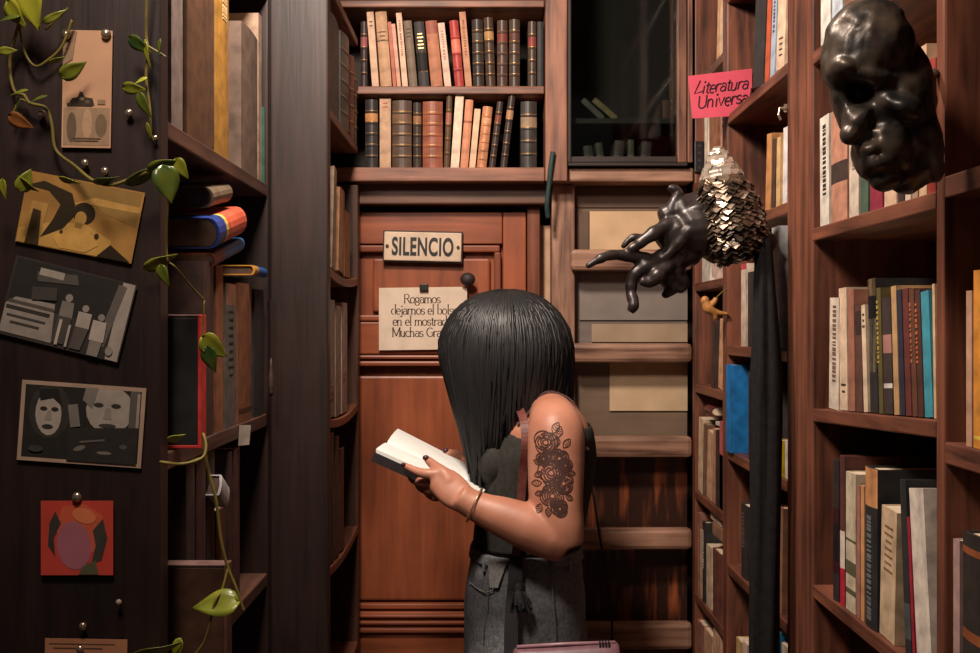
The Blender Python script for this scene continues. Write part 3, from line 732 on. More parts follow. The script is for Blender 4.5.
# labels that single each book out
ORD = ['first', 'second', 'third', 'fourth', 'fifth', 'sixth', 'seventh']
for o, d, ph in BOOKS: o['label'] = d + ' ' + ph
# ------------------------------------------------------------------ stroke lettering
def arc(cx, cy, rx, ry, a0, a1, n=12):
    return [(cx + rx * math.cos(math.radians(a0 + (a1 - a0) * k / n)), cy + ry * math.sin(math.radians(a0 + (a1 - a0) * k / n))) for k in range(n + 1)]
# glyphs on an x-height of 1; (advance, strokes, serif points)
GL = {
 'o': (1.0, [arc(.45, .5, .4, .5, 90, 450, 20)], []),
 'a': (.95, [arc(.42, .3, .34, .3, 60, 360, 14), [(.74, .62), (.74, .1), (.86, 0)], arc(.42, .68, .32, .32, 0, 150, 8)], []),
 'g': (1.0, [arc(.42, .62, .33, .37, 90, 450, 16), [(.72, .85), (.95, .95)], arc(.42, -.12, .38, .3, 100, -250, 16)], []),
 'm': (1.6, [[(.15, 0), (.15, 1)], arc(.42, .65, .27, .33, 180, 0, 8) + [(.69, 0)], arc(.97, .65, .28, .33, 180, 0, 8) + [(1.25, 0)]], [(.15, 0), (.69, 0), (1.25, 0)]),
 'n': (1.1, [[(.15, 0), (.15, 1)], arc(.45, .62, .3, .36, 180, 0, 8) + [(.75, 0)]], [(.15, 0), (.75, 0)]),
 's': (.8, [arc(.38, .74, .28, .25, 20, 250, 10) + arc(.38, .25, .3, .25, 80, -160, 10)], []),
 'd': (1.05, [arc(.42, .5, .36, .48, 70, 290, 14), [(.78, 0), (.78, 1.75)]], [(.78, 1.75)]),
 'e': (.9, [[(.1, .52), (.76, .52)] + arc(.43, .5, .35, .5, 0, 310, 16)], []),
 'j': (.5, [[(.3, 1), (.3, -.2)] + arc(.08, -.2, .22, .25, 0, -140, 6), arc(.28, 1.45, .06, .06, 0, 360, 6)], []),
 'r': (.75, [[(.15, 0), (.15, 1)], arc(.48, .62, .33, .35, 180, 45, 8)], [(.15, 0)]),
 'l': (.5, [[(.25, 0), (.25, 1.75)]], [(.25, 0), (.25, 1.75)]),
 'b': (1.05, [[(.15, 0), (.15, 1.75)], arc(.48, .5, .36, .48, 110, -110, 14)], [(.15, 1.75)]),
 't': (.65, [[(.3, 1.35), (.3, .18)] + arc(.48, .18, .18, .17, 180, 320, 6), [(.05, 1), (.62, 1)]], []),
 'u': (1.05, [[(.12, 1), (.12, .35)] + arc(.42, .35, .3, .35, 180, 360, 8), [(.74, 1), (.74, 0)]], [(.12, 1), (.74, 0)]),
 'c': (.88, [arc(.45, .5, .38, .5, 50, 315, 16)], []),
 'h': (1.1, [[(.15, 0), (.15, 1.75)], arc(.45, .62, .3, .36, 180, 0, 8) + [(.75, 0)]], [(.15, 0), (.75, 0)]),
 'i': (.5, [[(.25, 0), (.25, 1)], arc(.25, 1.45, .06, .06, 0, 360, 6)], [(.25, 0)]),
 'v': (.95, [[(.05, 1), (.42, 0), (.8, 1)]], []),
 'R': (1.35, [[(.2, 0), (.2, 1.6)], [(.2, 1.6), (.55, 1.6)] + arc(.55, 1.2, .42, .4, 90, -90, 10) + [(.2, .8)], [(.6, .8), (1.15, 0)]], [(.2, 0), (1.15, 0)]),
 'M': (1.8, [[(.2, 0), (.2, 1.6)], [(.2, 1.6), (.82, .1)], [(.82, .1), (1.45, 1.6)], [(1.45, 1.6), (1.45, 0)]], [(.2, 0), (1.45, 0), (.2, 1.6), (1.45, 1.6)]),
 'G': (1.5, [arc(.75, .8, .6, .8, 45, 330, 18) + [(1.27, .7), (.9, .7)]], []),
 'L': (1.1, [[(.5, 1.7), (.05, .1), (1.15, .3)]], []),
 'U': (1.3, [[(.1, 1.5), (.15, .5)] + arc(.6, .5, .45, .5, 180, 360, 10) + [(1.02, 1.55)]], []),
 ' ': (.6, [], []),
}
def ribbon(b, pts, wf, origin, X, Z, dy, mi=0):
    """flat pen stroke in the plane spanned by X and Z"""
    pts = [Vector((p[0], p[1])) for p in pts]
    vs = []
    for i, p in enumerate(pts):
        t = pts[min(i + 1, len(pts) - 1)] - pts[max(i - 1, 0)]
        if t.length < 1e-9: t = Vector((1, 0))
        t.normalize(); nrm = Vector((-t.y, t.x)); w = wf(t) * .5
        for q in (p + nrm * w, p - nrm * w): vs.append(origin + X * q.x + Z * q.y + dy)
    n = len(pts)
    b.add(vs, [(2 * i, 2 * i + 1, 2 * i + 3, 2 * i + 2) for i in range(n - 1)], mi)
def write(b, text, size, origin, X, Z, dy, wf, serif=True, center=True, shear=0, jitter=0, track=1.0):
    tot = sum(GL[ch][0] for ch in text) * track
    x = -tot / 2 if center else 0
    rnd = random.Random(len(text))
    for ch in text:
        adv, st, sf = GL[ch]; oy = rnd.uniform(-jitter, jitter)
        def tr(p): return ((x + p[0] + shear * p[1]) * size, (p[1] + oy) * size)
        for s in st: ribbon(b, [tr(p) for p in s], lambda t: wf(t) * size, origin, X, Z, dy)
        if serif:
            for (sx, sy) in sf:
                ribbon(b, [tr((sx - .17, sy)), tr((sx + .17, sy))], lambda t: .09 * size, origin, X, Z, dy)
        x += adv * track
VX, VZ = Vector((1, 0, 0)), Vector((0, 0, 1))
# ------------------------------------------------------------------ SILENCIO plate
YD = YB - .004
c = P(423, 247, YD)
sg = thing('enamel_sign', 'cream enamel plate reading SILENCIO in dark capitals on the panelled door', 'sign', c)
ang = -.022; sx, sz = Vector((math.cos(ang), 0, math.sin(ang))), Vector((-math.sin(ang), 0, math.cos(ang)))
W2, H2 = 39 / 403.3, 14.5 / 403.3
M_EN = mottled('enamel_cream', C((214, 186, 160)), .18, .3, 30, .5); M_ENK = mottled('enamel_black', C((38, 36, 38)), .2, .35, 40, .5)
M_IRON = mottled('rusty_iron', C((66, 48, 42)), .4, .6, 40, .4)
def plate(b, w, h, y0, y1, mi=0):
    b.hexa([c + sx * a + sz * d + Vector((0, y, 0)) for d, y_ in ((-h, 0), (h, 0)) for (a, y) in ((-w, y0), (w, y0), (w, y1), (-w, y1))], mi)
b = MB(); plate(b, W2 + .003, H2 + .004, -.008, .0035); b.build('backing', M_IRON, sg, bevel=.002)
b = MB(); plate(b, W2, H2, -.013, -.0085); b.build('plate', M_EN, sg, bevel=.002)
cu = bpy.data.curves.new('t', 'FONT'); cu.body = 'SILENCIO'; cu.size = .064; cu.offset = .0019; cu.extrude = .0006; cu.align_x = 'CENTER'; cu.align_y = 'CENTER'; cu.space_character = 1.08
to = bpy.data.objects.new('lettering', cu); COL.objects.link(to)
dg = bpy.context.evaluated_depsgraph_get(); dg.update()
me = bpy.data.meshes.new_from_object(to.evaluated_get(dg)); bpy.data.objects.remove(to)
xs = [v.co.x for v in me.vertices]; ys = [v.co.y for v in me.vertices]
kx = .154 / (max(xs) - min(xs)); ky = .047 / (max(ys) - min(ys)); mxx = (max(xs) + min(xs)) / 2; myy = (max(ys) + min(ys)) / 2
for v in me.vertices:
    q = sx * ((v.co.x - mxx) * kx) + sz * ((v.co.y - myy) * ky) + Vector((0, -.0136 - v.co.z, 0)); v.co = q
me.materials.clear(); me.materials.append(M_ENK)
lo = bpy.data.objects.new('lettering', me); COL.objects.link(lo); lo.parent = sg; lo['label'] = 'dark capital letters SILENCIO'
for s in (-1, 1):
    b = MB(); o = c + sx * (s * (W2 - .008)) + Vector((0, -.0134, 0))
    b.tube([o, o + Vector((0, -.003, 0))], .0042, 8); b.build('screw', M_IRON, sg)
# paper notice
c = P(423, 318.5, YD - .008)
pn = thing('paper_notice', 'white paper notice with printed Spanish text pinned below the enamel plate', 'notice', c)
w, h = 44.5 / 403.3, 31.5 / 403.3
b = MB(); n = 10; vs = []
for i in range(n + 1):
    for j in range(n + 1):
        u, v = i / n, j / n
        vs.append(c + Vector(((u - .5) * 2 * w, -.0006, (v - .5) * 2 * h + .003 * (u - .5))))
b.add(vs, [(i * (n + 1) + j, (i + 1) * (n + 1) + j, (i + 1) * (n + 1) + j + 1, i * (n + 1) + j + 1) for i in range(n) for j in range(n)])
b.build('paper', mottled('notice_paper', C((222, 198, 176)), .12, .85, 25), pn)
b = MB()
wf = lambda t: .09 + .11 * abs(t.y)
for txt, py, x in (('Rogamos', 303, 422), ('dejarnos el bolso', 314.3, 424.5), ('en el mostrador', 325.4, 424), ('Muchas Gracias', 336.6, 424)):
    write(b, txt, 5.6 / 403.3, P(x, py, YD - .008), VX, VZ, Vector((0, -.0011, 0)), wf, True, True, 0, 0, .86)
b.build('printed_text', mottled('print_brown', C((78, 58, 50)), .2, .8), pn)
b = MB(); o = P(424, 287.5, YD - .012); b.box(o.x - .011, o.x + .011, o.y - .006, o.y + .006, o.z - .009, o.z + .009)
b.build('clip', mottled('clip_black', C((42, 38, 36)), .2, .4), pn, bevel=.002)
# pink card with handwriting, pinned to the upright
YP = 2.285
co = [P(688, 76, YP - .015), P(752, 68.5, YP), P(752, 115, YP), P(692.5, 118.5, YP - .015)]
pc = thing('pink_card', 'pink card handwritten Literatura Universal fixed to the right bookcase', 'sign', (co[0] + co[2]) / 2)
ny = Vector((0, .0012, 0))
b = MB(); n = 10
def bil(u, v): return (co[3] * (1 - u) + co[2] * u) * (1 - v) + (co[0] * (1 - u) + co[1] * u) * v 
vs = [bil(i / n, j / n) for i in range(n + 1) for j in range(n + 1)]
b.add(vs, [(i * (n + 1) + j, (i + 1) * (n + 1) + j, (i + 1) * (n + 1) + j + 1, i * (n + 1) + j + 1) for i in range(n) for j in range(n)])
pco = b.build('card', mottled('pink_card', C((216, 84, 102)), .12, .7, 20), pc)
sd = pco.modifiers.new('s', 'SOLIDIFY'); sd.thickness = .0012; sd.offset = -1
b = MB()
X = (co[1] - co[0]).normalized(); Z = Vector((0, 0, 1))
wf = lambda t: .17
write(b, 'Literatura', .0165, bil(.06, .55), X, Z, Vector((0, -.0005, 0)), wf, False, False, .22, .06, .86)
write(b, 'Universal', .0172, bil(.09, .22), X, Z, Vector((0, -.0005, 0)), wf, False, False, .15, .05, .88)
b.build('handwriting', mottled('marker', C((50, 26, 34)), .1, .7), pc)
# dark strip with four holes on the upright behind
o = P(699, 157, 2.652); b = MB(); b.box(o.x - .0115, o.x + .0115, 2.6475, 2.6555, o.z - .038, o.z + .038)
t = thing('hook_strip', 'small black strip with pale dots on the upright under the pink card', 'strip', (o.x, 2.65, o.z))
b.build('strip', M_ENK, t, bevel=.002)
for k in range(4):
    q = o + Vector((0, 0, .026 - k * .0175)); q.y = 2.6474
    MB().tube([q, q + Vector((0, -.0015, 0))], .004, 10).build('stud', M_IRON, t)
# ------------------------------------------------------------------ pictures on the left end panel
YL = 1.43; SC = F / YL
def gm(v, tint=(1.0, .93, .86)): return mottled('tone_%d_%d' % (v, int(tint[2] * 100)), C(tuple(int(v * t) for t in tint)), .15, .55, 60)
def picture(name, label, cat, cpx, wpx, hpx, angdeg, paper, shapes, border=0, off=.0, curl=.0, rough=None):
    """shapes: (kind, u, v, su, sv, material, angle) in picture units -0.5..0.5; kind e = ellipse, r = rectangle, or a polygon list"""
    c = P(cpx[0], cpx[1], YL - .0035 - off); t = thing(name, label, cat, c, 'pictures pinned to the left end panel')
    a = math.radians(angdeg); X = Vector((math.cos(a), 0, -math.sin(a))); Z = Vector((math.sin(a), 0, math.cos(a)))
    w, h = wpx / SC, hpx / SC
    def at(u, v, d=0.0):
        bow = -curl * (4 * u * u)
        return c + X * (u * w) + Z * (v * h) + Vector((0, bow - d, 0))
    n = 8; b = MB()
    vs = [at(i / n - .5, j / n - .5) for i in range(n + 1) for j in range(n + 1)]
    b.add(vs, [(i * (n + 1) + j, (i + 1) * (n + 1) + j, (i + 1) * (n + 1) + j + 1, i * (n + 1) + j + 1) for i in range(n) for j in range(n)])
    pm = b.build('card', paper, t)
    sd = pm.modifiers.new('s', 'SOLIDIFY'); sd.thickness = .0008; sd.offset = -1
    mats = []; b = MB(); k = 0
    for s in shapes:
        k += 1; d = .0002 + .00009 * k
        mat = s[5] if s[0] != 'p' else s[2]
        if mat not in mats: mats.append(mat)
        mi = mats.index(mat)
        if s[0] == 'p': pl = [at(u, v, d) for (u, v) in s[1]]
        else:
            _, u, v, su, sv = s[:5]; an = math.radians(s[6]) if len(s) > 6 else 0
            if s[0] == 'r': base = [(-1, -1), (1, -1), (1, 1), (-1, 1)]
            else: base = [(math.cos(2 * PI * q / 18), math.sin(2 * PI * q / 18)) for q in range(18)]
            pl = []
            for (x, y) in base:
                x *= su * w; y *= sv * h
                X2 = x * math.cos(an) - y * math.sin(an); Y2 = x * math.sin(an) + y * math.cos(an)
                uu = max(-.497 + border, min(.497 - border, u + X2 / w)); vv = max(-.497 + border * w / h, min(.497 - border * w / h, v + Y2 / h))
                pl.append(at(uu, vv, d))
        b.add(pl, [tuple(range(len(pl)))], mi)
    if shapes: b.build('printed_picture', mats, t)
    return t
SEP = (1.0, .80, .62)
gs = lambda v: gm(v, SEP)
picture('postcard', 'tall beige card with a small dark scene, topmost picture on the end panel', 'card', (87, 89), 49, 117, 1, mottled('beige_card', C((198, 150, 116)), .16, .7, 14), [
    ('r', .0, -.32, .47, .16, gs(160), 0), ('e', -.3, -.33, .1, .13, gs(104), 0), ('e', .3, -.31, .12, .1, gs(120), 0), ('e', .02, -.3, .1, .13, gs(186), 0),
    ('r', -.14, -.135, .26, .014, gs(56), 0), ('p', [(-.38, -.14), (-.3, -.08), (-.18, -.07), (-.14, -.02), (-.08, -.03), (-.04, -.07), (.12, -.08), (.16, -.14)], gs(62)),
    ('e', -.1, -.085, .05, .014, gs(150), 0), ('e', .02, -.11, .05, .016, gs(100), 0), ('r', .3, -.11, .08, .02, gs(150), 0), ('p', [(-.49, .49), (-.22, .49), (-.3, .25), (-.49, .2)], gs(150)),
    ('r', 0, -.42, .3, .004, gs(110), 0), ('r', 0, -.44, .25, .004, gs(110), 0)], off=.002)
Y_ = (1.0, .76, .40); gy = lambda v: gm(v, Y_)
picture('photograph', 'yellowed photograph of a dark-haired person, crossed by the vine', 'photograph', (80, 217), 118, 72, 11, mottled('yellow_photo', C((176, 128, 66)), .35, .5, 16), [
    ('p', [(-.2, .48), (.48, .48), (.48, .0), (.2, .1)], gy(150)), ('p', [(-.1, .15), (.1, .3), (.49, .28), (.49, .2), (.1, .2)], gy(196)), ('p', [(-.49, -.49), (.3, -.49), (.3, -.25), (.05, -.08), (-.22, -.14), (-.49, -.3)], gy(204)),
    ('p', [(-.49, .3), (-.35, .4), (-.1, .3), (-.03, .05), (-.12, -.2), (-.3, -.38), (-.22, -.1), (-.18, .12), (-.3, .28)], gy(52)), ('p', [(-.42, .1), (-.28, .1), (-.3, -.4), (-.44, -.4)], gy(180)), ('p', [(-.4, -.0), (-.33, -.02), (-.3, -.49), (-.42, -.49)], gy(70)),
    ('e', .03, .06, .095, .15, gy(48), 0), ('e', .01, -.02, .05, .1, gy(186), 0), ('r', .0, -.15, .03, .07, gy(150), 0), ('p', [(-.2, -.34), (-.05, -.16), (.08, -.16), (.2, -.34), (.1, -.47), (-.12, -.47)], gy(214)),
    ('e', .17, -.22, .02, .04, gy(60), 0), ('e', -.13, -.25, .015, .03, gy(70), 0), ('p', [(.2, -.49), (.3, -.3), (.42, -.42), (.49, -.49)], gy(46))], off=.001)
BW = (1.0, .92, .84); gb = lambda v: gm(v, BW)
picture('photograph', 'tilted black-and-white photograph of standing figures beside a pale van', 'photograph', (67, 309), 124, 80, 14, mottled('dark_photo', C((66, 58, 54)), .3, .45, 20), [
    ('r', 0, .2, .48, .28, gb(48), 0), ('r', .44, .0, .05, .49, gb(168), 0), ('r', .36, .05, .035, .4, gb(104), -8), ('p', [(-.49, -.1), (-.42, .0), (-.1, .02), (-.06, -.46), (-.49, -.46)], gb(156)), ('r', -.3, -.14, .18, .025, gb(60), 0), ('r', -.3, -.24, .16, .016, gb(70), 0), ('r', -.3, -.32, .12, .016, gb(70), 0), ('r', -.28, -.06, .19, .02, gb(90), 0),
    ('p', [(-.3, .37), (.02, .44), (.05, .32), (-.28, .25)], gb(90)), ('r', -.18, .38, .1, .045, gb(170), 0),
    ('e', .0, .14, .03, .05, gb(150), 0), ('p', [(-.05, .09), (.05, .09), (.06, -.1), (-.05, -.1)], gb(130)), ('p', [(-.05, -.1), (.06, -.1), (.04, -.44), (-.06, -.44)], gb(80)),
    ('e', .15, .06, .028, .045, gb(150), 0), ('p', [(.1, .01), (.21, .01), (.21, -.18), (.1, -.18)], gb(176)), ('p', [(.1, -.18), (.21, -.18), (.18, -.46), (.09, -.46)], gb(92)),
    ('e', .29, .0, .028, .045, gb(150), 0), ('p', [(.23, -.05), (.34, -.05), (.35, -.3), (.23, -.3)], gb(190)), ('p', [(.24, -.3), (.34, -.3), (.33, -.49), (.24, -.49)], gb(140)), ('e', .41, -.38, .03, .06, gb(150), 0), ('r', -.2, .12, .1, .08, gb(72), 10), ('r', -.02, -.3, .012, .16, gb(190), 0), ('r', .06, -.32, .01, .14, gb(180), 0)], off=.002)
picture('photograph', 'white-bordered black-and-white photograph showing two pale faces', 'photograph', (81.5, 424), 124, 80, 4, mottled('border_photo', C((184, 152, 130)), .15, .5, 30), [
    ('r', 0, 0, .48, .47, gb(46), 0), ('e', -.26, .13, .17, .34, gb(60), 0), ('e', -.27, .1, .105, .27, gb(178), 4), ('e', -.31, .16, .03, .028, gb(50), 0), ('e', -.22, .16, .03, .028, gb(50), 0), ('p', [(-.28, .14), (-.25, .14), (-.24, .02), (-.3, .02)], gb(150)), ('e', -.27, -.06, .045, .03, gb(56), 0), ('p', [(-.36, .4), (-.2, .42), (-.16, .2), (-.24, .3), (-.34, .26)], gb(40)),
    ('e', .22, .2, .19, .3, gb(170), 0), ('e', .13, .25, .04, .03, gb(60), 0), ('e', .27, .25, .04, .03, gb(60), 0), ('p', [(.19, .22), (.23, .22), (.24, .08), (.17, .08)], gb(146)), ('e', .21, .0, .07, .026, gb(70), 0), ('p', [(.02, .46), (.12, .46), (.08, .2), (.0, .3)], gb(130)), ('r', .42, .2, .04, .25, gb(96), 0), ('r', .45, .2, .012, .22, gb(160), 0), ('p', [(-.1, -.06), (.46, .0), (.46, -.46), (-.1, -.46)], gb(52)),
    ('e', .0, -.3, .05, .03, gb(120), 20), ('e', .2, -.34, .06, .02, gb(130), 0), ('e', .35, -.25, .03, .03, gb(90), 0), ('r', -.06, .1, .04, .14, gb(130), 10), ('e', -.35, -.34, .06, .04, gb(70), 0), ('r', .1, -.2, .1, .012, gb(110), 8)], border=.03, off=.001)
OR = mottled('print_orange', C((216, 96, 66)), .15, .6, 20)
picture('art_card', 'square orange-red card with soft pink and dark shapes, hung on a pin', 'card', (77, 538), 72, 74, 0, mottled('red_card', C((206, 72, 58)), .14, .6, 20), [
    ('p', [(-.32, .1), (-.2, .42), (.1, .46), (.36, .3), (.4, -.1), (.2, -.2)], OR), ('e', -.04, -.1, .24, .33, mottled('dusky_pink', C((176, 104, 116)), .1, .6), 8),
    ('p', [(-.38, .2), (-.3, .36), (-.22, .2), (-.32, .0), (-.3, -.25), (-.4, -.1)], gb(66)), ('p', [(.22, .1), (.36, .26), (.42, .0), (.34, -.3), (.2, -.34), (.26, -.1)], gb(70)), ('p', [(.02, -.49), (.3, -.49), (.26, -.3), (.08, -.38)], mottled('moss_print', C((96, 92, 66)), .1, .6)), ('e', .1, .3, .17, .1, mottled('peach_print', C((226, 126, 82)), .1, .6), -20)], off=.003)
picture('paper_slip', 'peach paper slip at the bottom of the end panel', 'paper slip', (86, 652), 82, 26, 1, mottled('peach_paper', C((190, 128, 94)), .14, .7, 25), [('r', -.05, .3, .4, .02, gs(90), 0), ('r', -.1, .14, .3, .02, gs(90), 0)], off=.001)
# pins
M_PIN = mottled('pin_steel', C((190, 170, 150)), .2, .25, 30, .6, metal=.8)
M_PIN2 = mottled('pin_pale', C((170, 150, 130)), .2, .4, 30, .5)
PINS = [(106, 34, 'top right corner of the tall beige card', 5), (66, 35, 'top left corner of the tall beige card', 5), (85, 163, 'panel just under the tall beige card', 4), (105, 171, 'panel above the yellowed photograph', 4), (77, 497, 'top of the orange-red card', 5), (119, 602, 'bare panel right of and below the orange-red card', 3), (83, 626, 'bare panel above the peach slip', 4), (80, 649, 'top edge of the peach slip', 4), (42, 114, 'bare panel left of the tall beige card', 4), (129, 113, 'bare panel right of the tall beige card', 4), (155, 138, 'right edge of the panel beside the vine', 2.5)]
for (px, py, where, r) in PINS:
    o = P(px, py, YL - .0082); rr_ = r / SC
    t = thing('push_pin', 'small round push pin in the ' + where, 'pin', o, 'push pins on the end panel')
    MB().tube([o + Vector((0, .0085, 0)), o], rr_ * .3, 8).build('shank', M_PIN, t)
    MB().ell(o - Vector((0, .001, 0)), (rr_, rr_ * .7, rr_), None, 12, 8).build('pin_head', M_PIN if r != 3 else M_PIN2, t, smooth=True)

# ------------------------------------------------------------------ vine
M_LEAF, nt, pb = newmat('vine_leaf')
oi = N(nt, 'ShaderNodeObjectInfo'); tc = N(nt, 'ShaderNodeTexCoord'); ns = N(nt, 'ShaderNodeTexNoise'); ns.inputs['Scale'].default_value = 30
nt.links.new(tc.outputs['Object'], ns.inputs['Vector'])
ad = N(nt, 'ShaderNodeMath', operation='ADD'); nt.links.new(oi.outputs['Random'], ad.inputs[0]); nt.links.new(ns.outputs['Fac'], ad.inputs[1])
hv = N(nt, 'ShaderNodeMath', operation='MULTIPLY'); hv.inputs[1].default_value = .5; nt.links.new(ad.outputs[0], hv.inputs[0])
cr = N(nt, 'ShaderNodeValToRGB'); nt.links.new(hv.outputs[0], cr.inputs[0])
cr.color_ramp.elements[0].position = .2; cr.color_ramp.elements[0].color = (*C((50, 74, 30)), 1)
cr.color_ramp.elements[1].position = .85; cr.color_ramp.elements[1].color = (*C((168, 164, 48)), 1)
nt.links.new(cr.outputs[0], pb.inputs['Base Color']); pb.inputs['Roughness'].default_value = .3
M_STEM = mottled('vine_stem', C((120, 104, 46)), .3, .5, 40)
M_LDEAD = mottled('vine_leaf_brown', C((140, 84, 40)), .3, .5, 40)
vine = thing('trailing_vine', 'green vine with yellow-green leaves trailing over the pictures on the left end panel', 'plant', P(60, 100, 1.39))
def leaf(px, py, y, ln, ang, yaw=0, pitch=0, wd=.62, mat=None, parent=None):
    """heart-shaped leaf: base at (px,py), tip in direction ang (degrees, 0 = right, 90 = up)"""
    L = ln / F * y; n = 10; c = P(px, py, y)
    a = math.radians(ang)
    M = Matrix.Rotation(-a, 3, 'Y') @ Matrix.Rotation(math.radians(yaw), 3, 'X') @ Matrix.Rotation(math.radians(pitch), 3, 'Z')
    vs = []; fs = []
    for i in range(n + 1):
        u = i / n
        half = wd * .5 * (math.sin(PI * min(1, u ** .62)) ** .9) * (1.08 - .25 * u)
        for j in (-2, -1, 0, 1, 2):
            s = j / 2
            back = -.10 * abs(s) * (1 - u) ** 3
            q = Vector(((u + back) * L, -(.10 * abs(s) ** 1.3 * half * 2 - .16 * u * u) * L * .9 - .012 * math.sin(u * 9 + j) * L, s * half * L))
            vs.append(c + M @ q)
    for i in range(n):
        for j in range(4): fs.append((i * 5 + j, (i + 1) * 5 + j, (i + 1) * 5 + j + 1, i * 5 + j + 1))
    o = MB().add(vs, fs).build('leaf', mat or M_LEAF, parent or vine, smooth=True)
    sd = o.modifiers.new('s', 'SOLIDIFY'); sd.thickness = .0006
    return o
def stem(pts, r=.0017, parent=None):
    MB().tube(catmull([P(*p) for p in pts], 6), r, 7).build('stem', M_STEM, parent or vine, smooth=True)
YS = 1.412
stem([(22, -60, 1.38), (26, -10, 1.39), (20, 20, 1.39), (24, 50, YS), (35, 66, YS), (48, 60, YS), (62, 46, YS), (72, 20, YS)])
stem([(20, 20, 1.39), (10, 60, YS), (14, 90, YS), (24, 95, YS), (30, 103, YS), (46, 108, YS), (52, 125, YS), (56, 150, YS), (75, 166, 1.405), (92, 180, 1.39), (110, 185, 1.385), (128, 180, 1.385), (148, 172, 1.38), (165, 166, 1.37)], .0022)
stem([(148, -30, 1.40), (146, 30, YS), (148, 50, YS), (146, 78, YS), (150, 110, YS), (150, 138, YS)])
stem([(146, 45, YS), (158, 52, 1.41), (166, 57, 1.41)], .0012)
stem([(45, 30, 1.40), (58, 18, 1.40), (68, 8, 1.40)], .0014)
stem([(12, 116, YS), (20, 100, YS), (30, 104, YS)], .0014)
stem([(165, 166, 1.37), (168, 200, 1.40), (166, 240, 1.41), (168, 262, 1.41)], .0013)
LEAVES = [(28, -10, 1.375, 40, -80, 20, 0, .8), (8, 2, 1.38, 30, -60, 30, 0, .7), (44, 22, 1.39, 26, 28, 30, 0, .3), (20, 15, 1.38, 24, 190, 40, 0, .4), (0, 51, 1.39, 17, 2, 20, 0, .5), (62, 76, 1.395, 28, 28, 35, 0, .6), (27, 90, 1.39, 18, 190, 50, 0, .35), (46, 96, 1.395, 20, 195, 55, 0, .4), (20, 96, 1.395, 18, 250, 50, 0, .4), (50, 62, 1.395, 16, 15, 55, 0, .35),
 (130, 38, 1.395, 26, -38, 30, 0, .55), (145, 42, 1.395, 26, -85, 50, 0, .4), (160, 40, 1.40, 16, -100, 50, 0, .5), (124, 87, 1.395, 22, -10, 30, 0, .6), (139, 94, 1.39, 26, -68, 30, 0, .5), (147, 124, 1.395, 18, -75, 45, 0, .4), (146, 78, 1.40, 14, 200, 40, 0, .4),
 (128, 183, 1.385, 44, 24, 55, 0, .35), (163, 168, 1.36, 36, -75, -20, 0, .75), (150, 172, 1.37, 36, 15, 40, 0, .6), (176, 160, 1.37, 22, -60, 20, 0, .7), (20, 190, 1.38, 24, 60, 40, 0, .7), (2, 180, 1.38, 20, -85, 30, 0, .6), (60, 178, 1.385, 20, -20, 50, 0, .4), (94, 182, 1.38, 26, 5, 60, 0, .4), (18, 178, 1.38, 24, -40, 50, 0, .5),
 (146, 268, 1.41, 34, 20, 40, 0, .45), (160, 266, 1.41, 22, -70, 20, 0, .6)]
for q in LEAVES: leaf(*q)
leaf(10, 116, 1.39, 26, -30, 20, 0, .6, M_LDEAD)
v2 = thing('trailing_vine', 'long drooping vine strand with few leaves hanging in front of the left shelves', 'plant', P(205, 480, 1.46))
stem([(204, 300, 1.49), (203, 340, 1.485), (204, 352, 1.48)], .0012, v2)
stem([(160, 462, 1.425), (182, 464, 1.42), (202, 458, 1.43), (206, 446, 1.44), (203, 435, 1.45), (208, 470, 1.45), (216, 500, 1.45), (221, 540, 1.45), (228, 568, 1.45), (236, 588, 1.45), (244, 612, 1.45)], .0021, v2)
stem([(228, 568, 1.45), (222, 590, 1.44), (215, 602, 1.43), (205, 640, 1.43), (190, 660, 1.43)], .0017, v2)
stem([(204, 300, 1.49), (190, 285, 1.47), (176, 268, 1.43), (168, 262, 1.425)], .0013, v2)
for q in [(203, 338, 1.48, 30, -42, 15, 0, .8), (207, 348, 1.48, 26, -75, 20, 0, .7), (168, 440, 1.42, 18, 12, 40, 0, .5), (190, 463, 1.43, 14, 20, 50, 0, .5), (236, 602, 1.43, 46, 185, 35, 0, .62), (136, 655, 1.40, 46, 8, 50, 0, .5), (180, 640, 1.41, 24, 250, 20, 0, .5)]:
    leaf(*q, parent=v2)

# ------------------------------------------------------------------ bronze head
M_BRZ, nt, pb = newmat('dark_bronze')
tc = N(nt, 'ShaderNodeTexCoord'); ns = N(nt, 'ShaderNodeTexNoise'); ns.inputs['Scale'].default_value = 28; ns.inputs['Detail'].default_value = 6
nt.links.new(tc.outputs['Object'], ns.inputs['Vector'])
cr = N(nt, 'ShaderNodeValToRGB'); nt.links.new(ns.outputs['Fac'], cr.inputs[0])
cr.color_ramp.elements[0].position = .4; cr.color_ramp.elements[0].color = (*C((46, 43, 41)), 1)
cr.color_ramp.elements[1].position = .75; cr.color_ramp.elements[1].color = (*C((122, 104, 88)), 1)
nt.links.new(cr.outputs[0], pb.inputs['Base Color']); pb.inputs['Metallic'].default_value = .45; pb.inputs['Roughness'].default_value = .38
bp = N(nt, 'ShaderNodeBump'); bp.inputs['Strength'].default_value = .5; bp.inputs['Distance'].default_value = .004
nt.links.new(ns.outputs['Fac'], bp.inputs['Height']); nt.links.new(bp.outputs[0], pb.inputs['Normal'])
YH = 1.13; KH = YH / F
def H_(px, py, d=0.0): return P(px, py, YH) + Vector((0, d, 0))
b = MB()
def E(px, py, d, rx, ry, rz, ang=0):
    b.ell(H_(px, py, d), (rx * KH, ry * KH, rz * KH), Matrix.Rotation(math.radians(ang), 3, 'Y'), 24, 16)
E(868, 52, 0, 46, 46, 52, 8)          # cranium
E(886, 92, .006, 52, 44, 60, -12)     # side of the head
E(905, 138, .012, 36, 36, 56, -14)    # jaw and neck
E(878, 150, -.006, 27, 30, 36, 10)    # muzzle
E(838, 74, -.012, 15, 26, 12, 20)     # brow
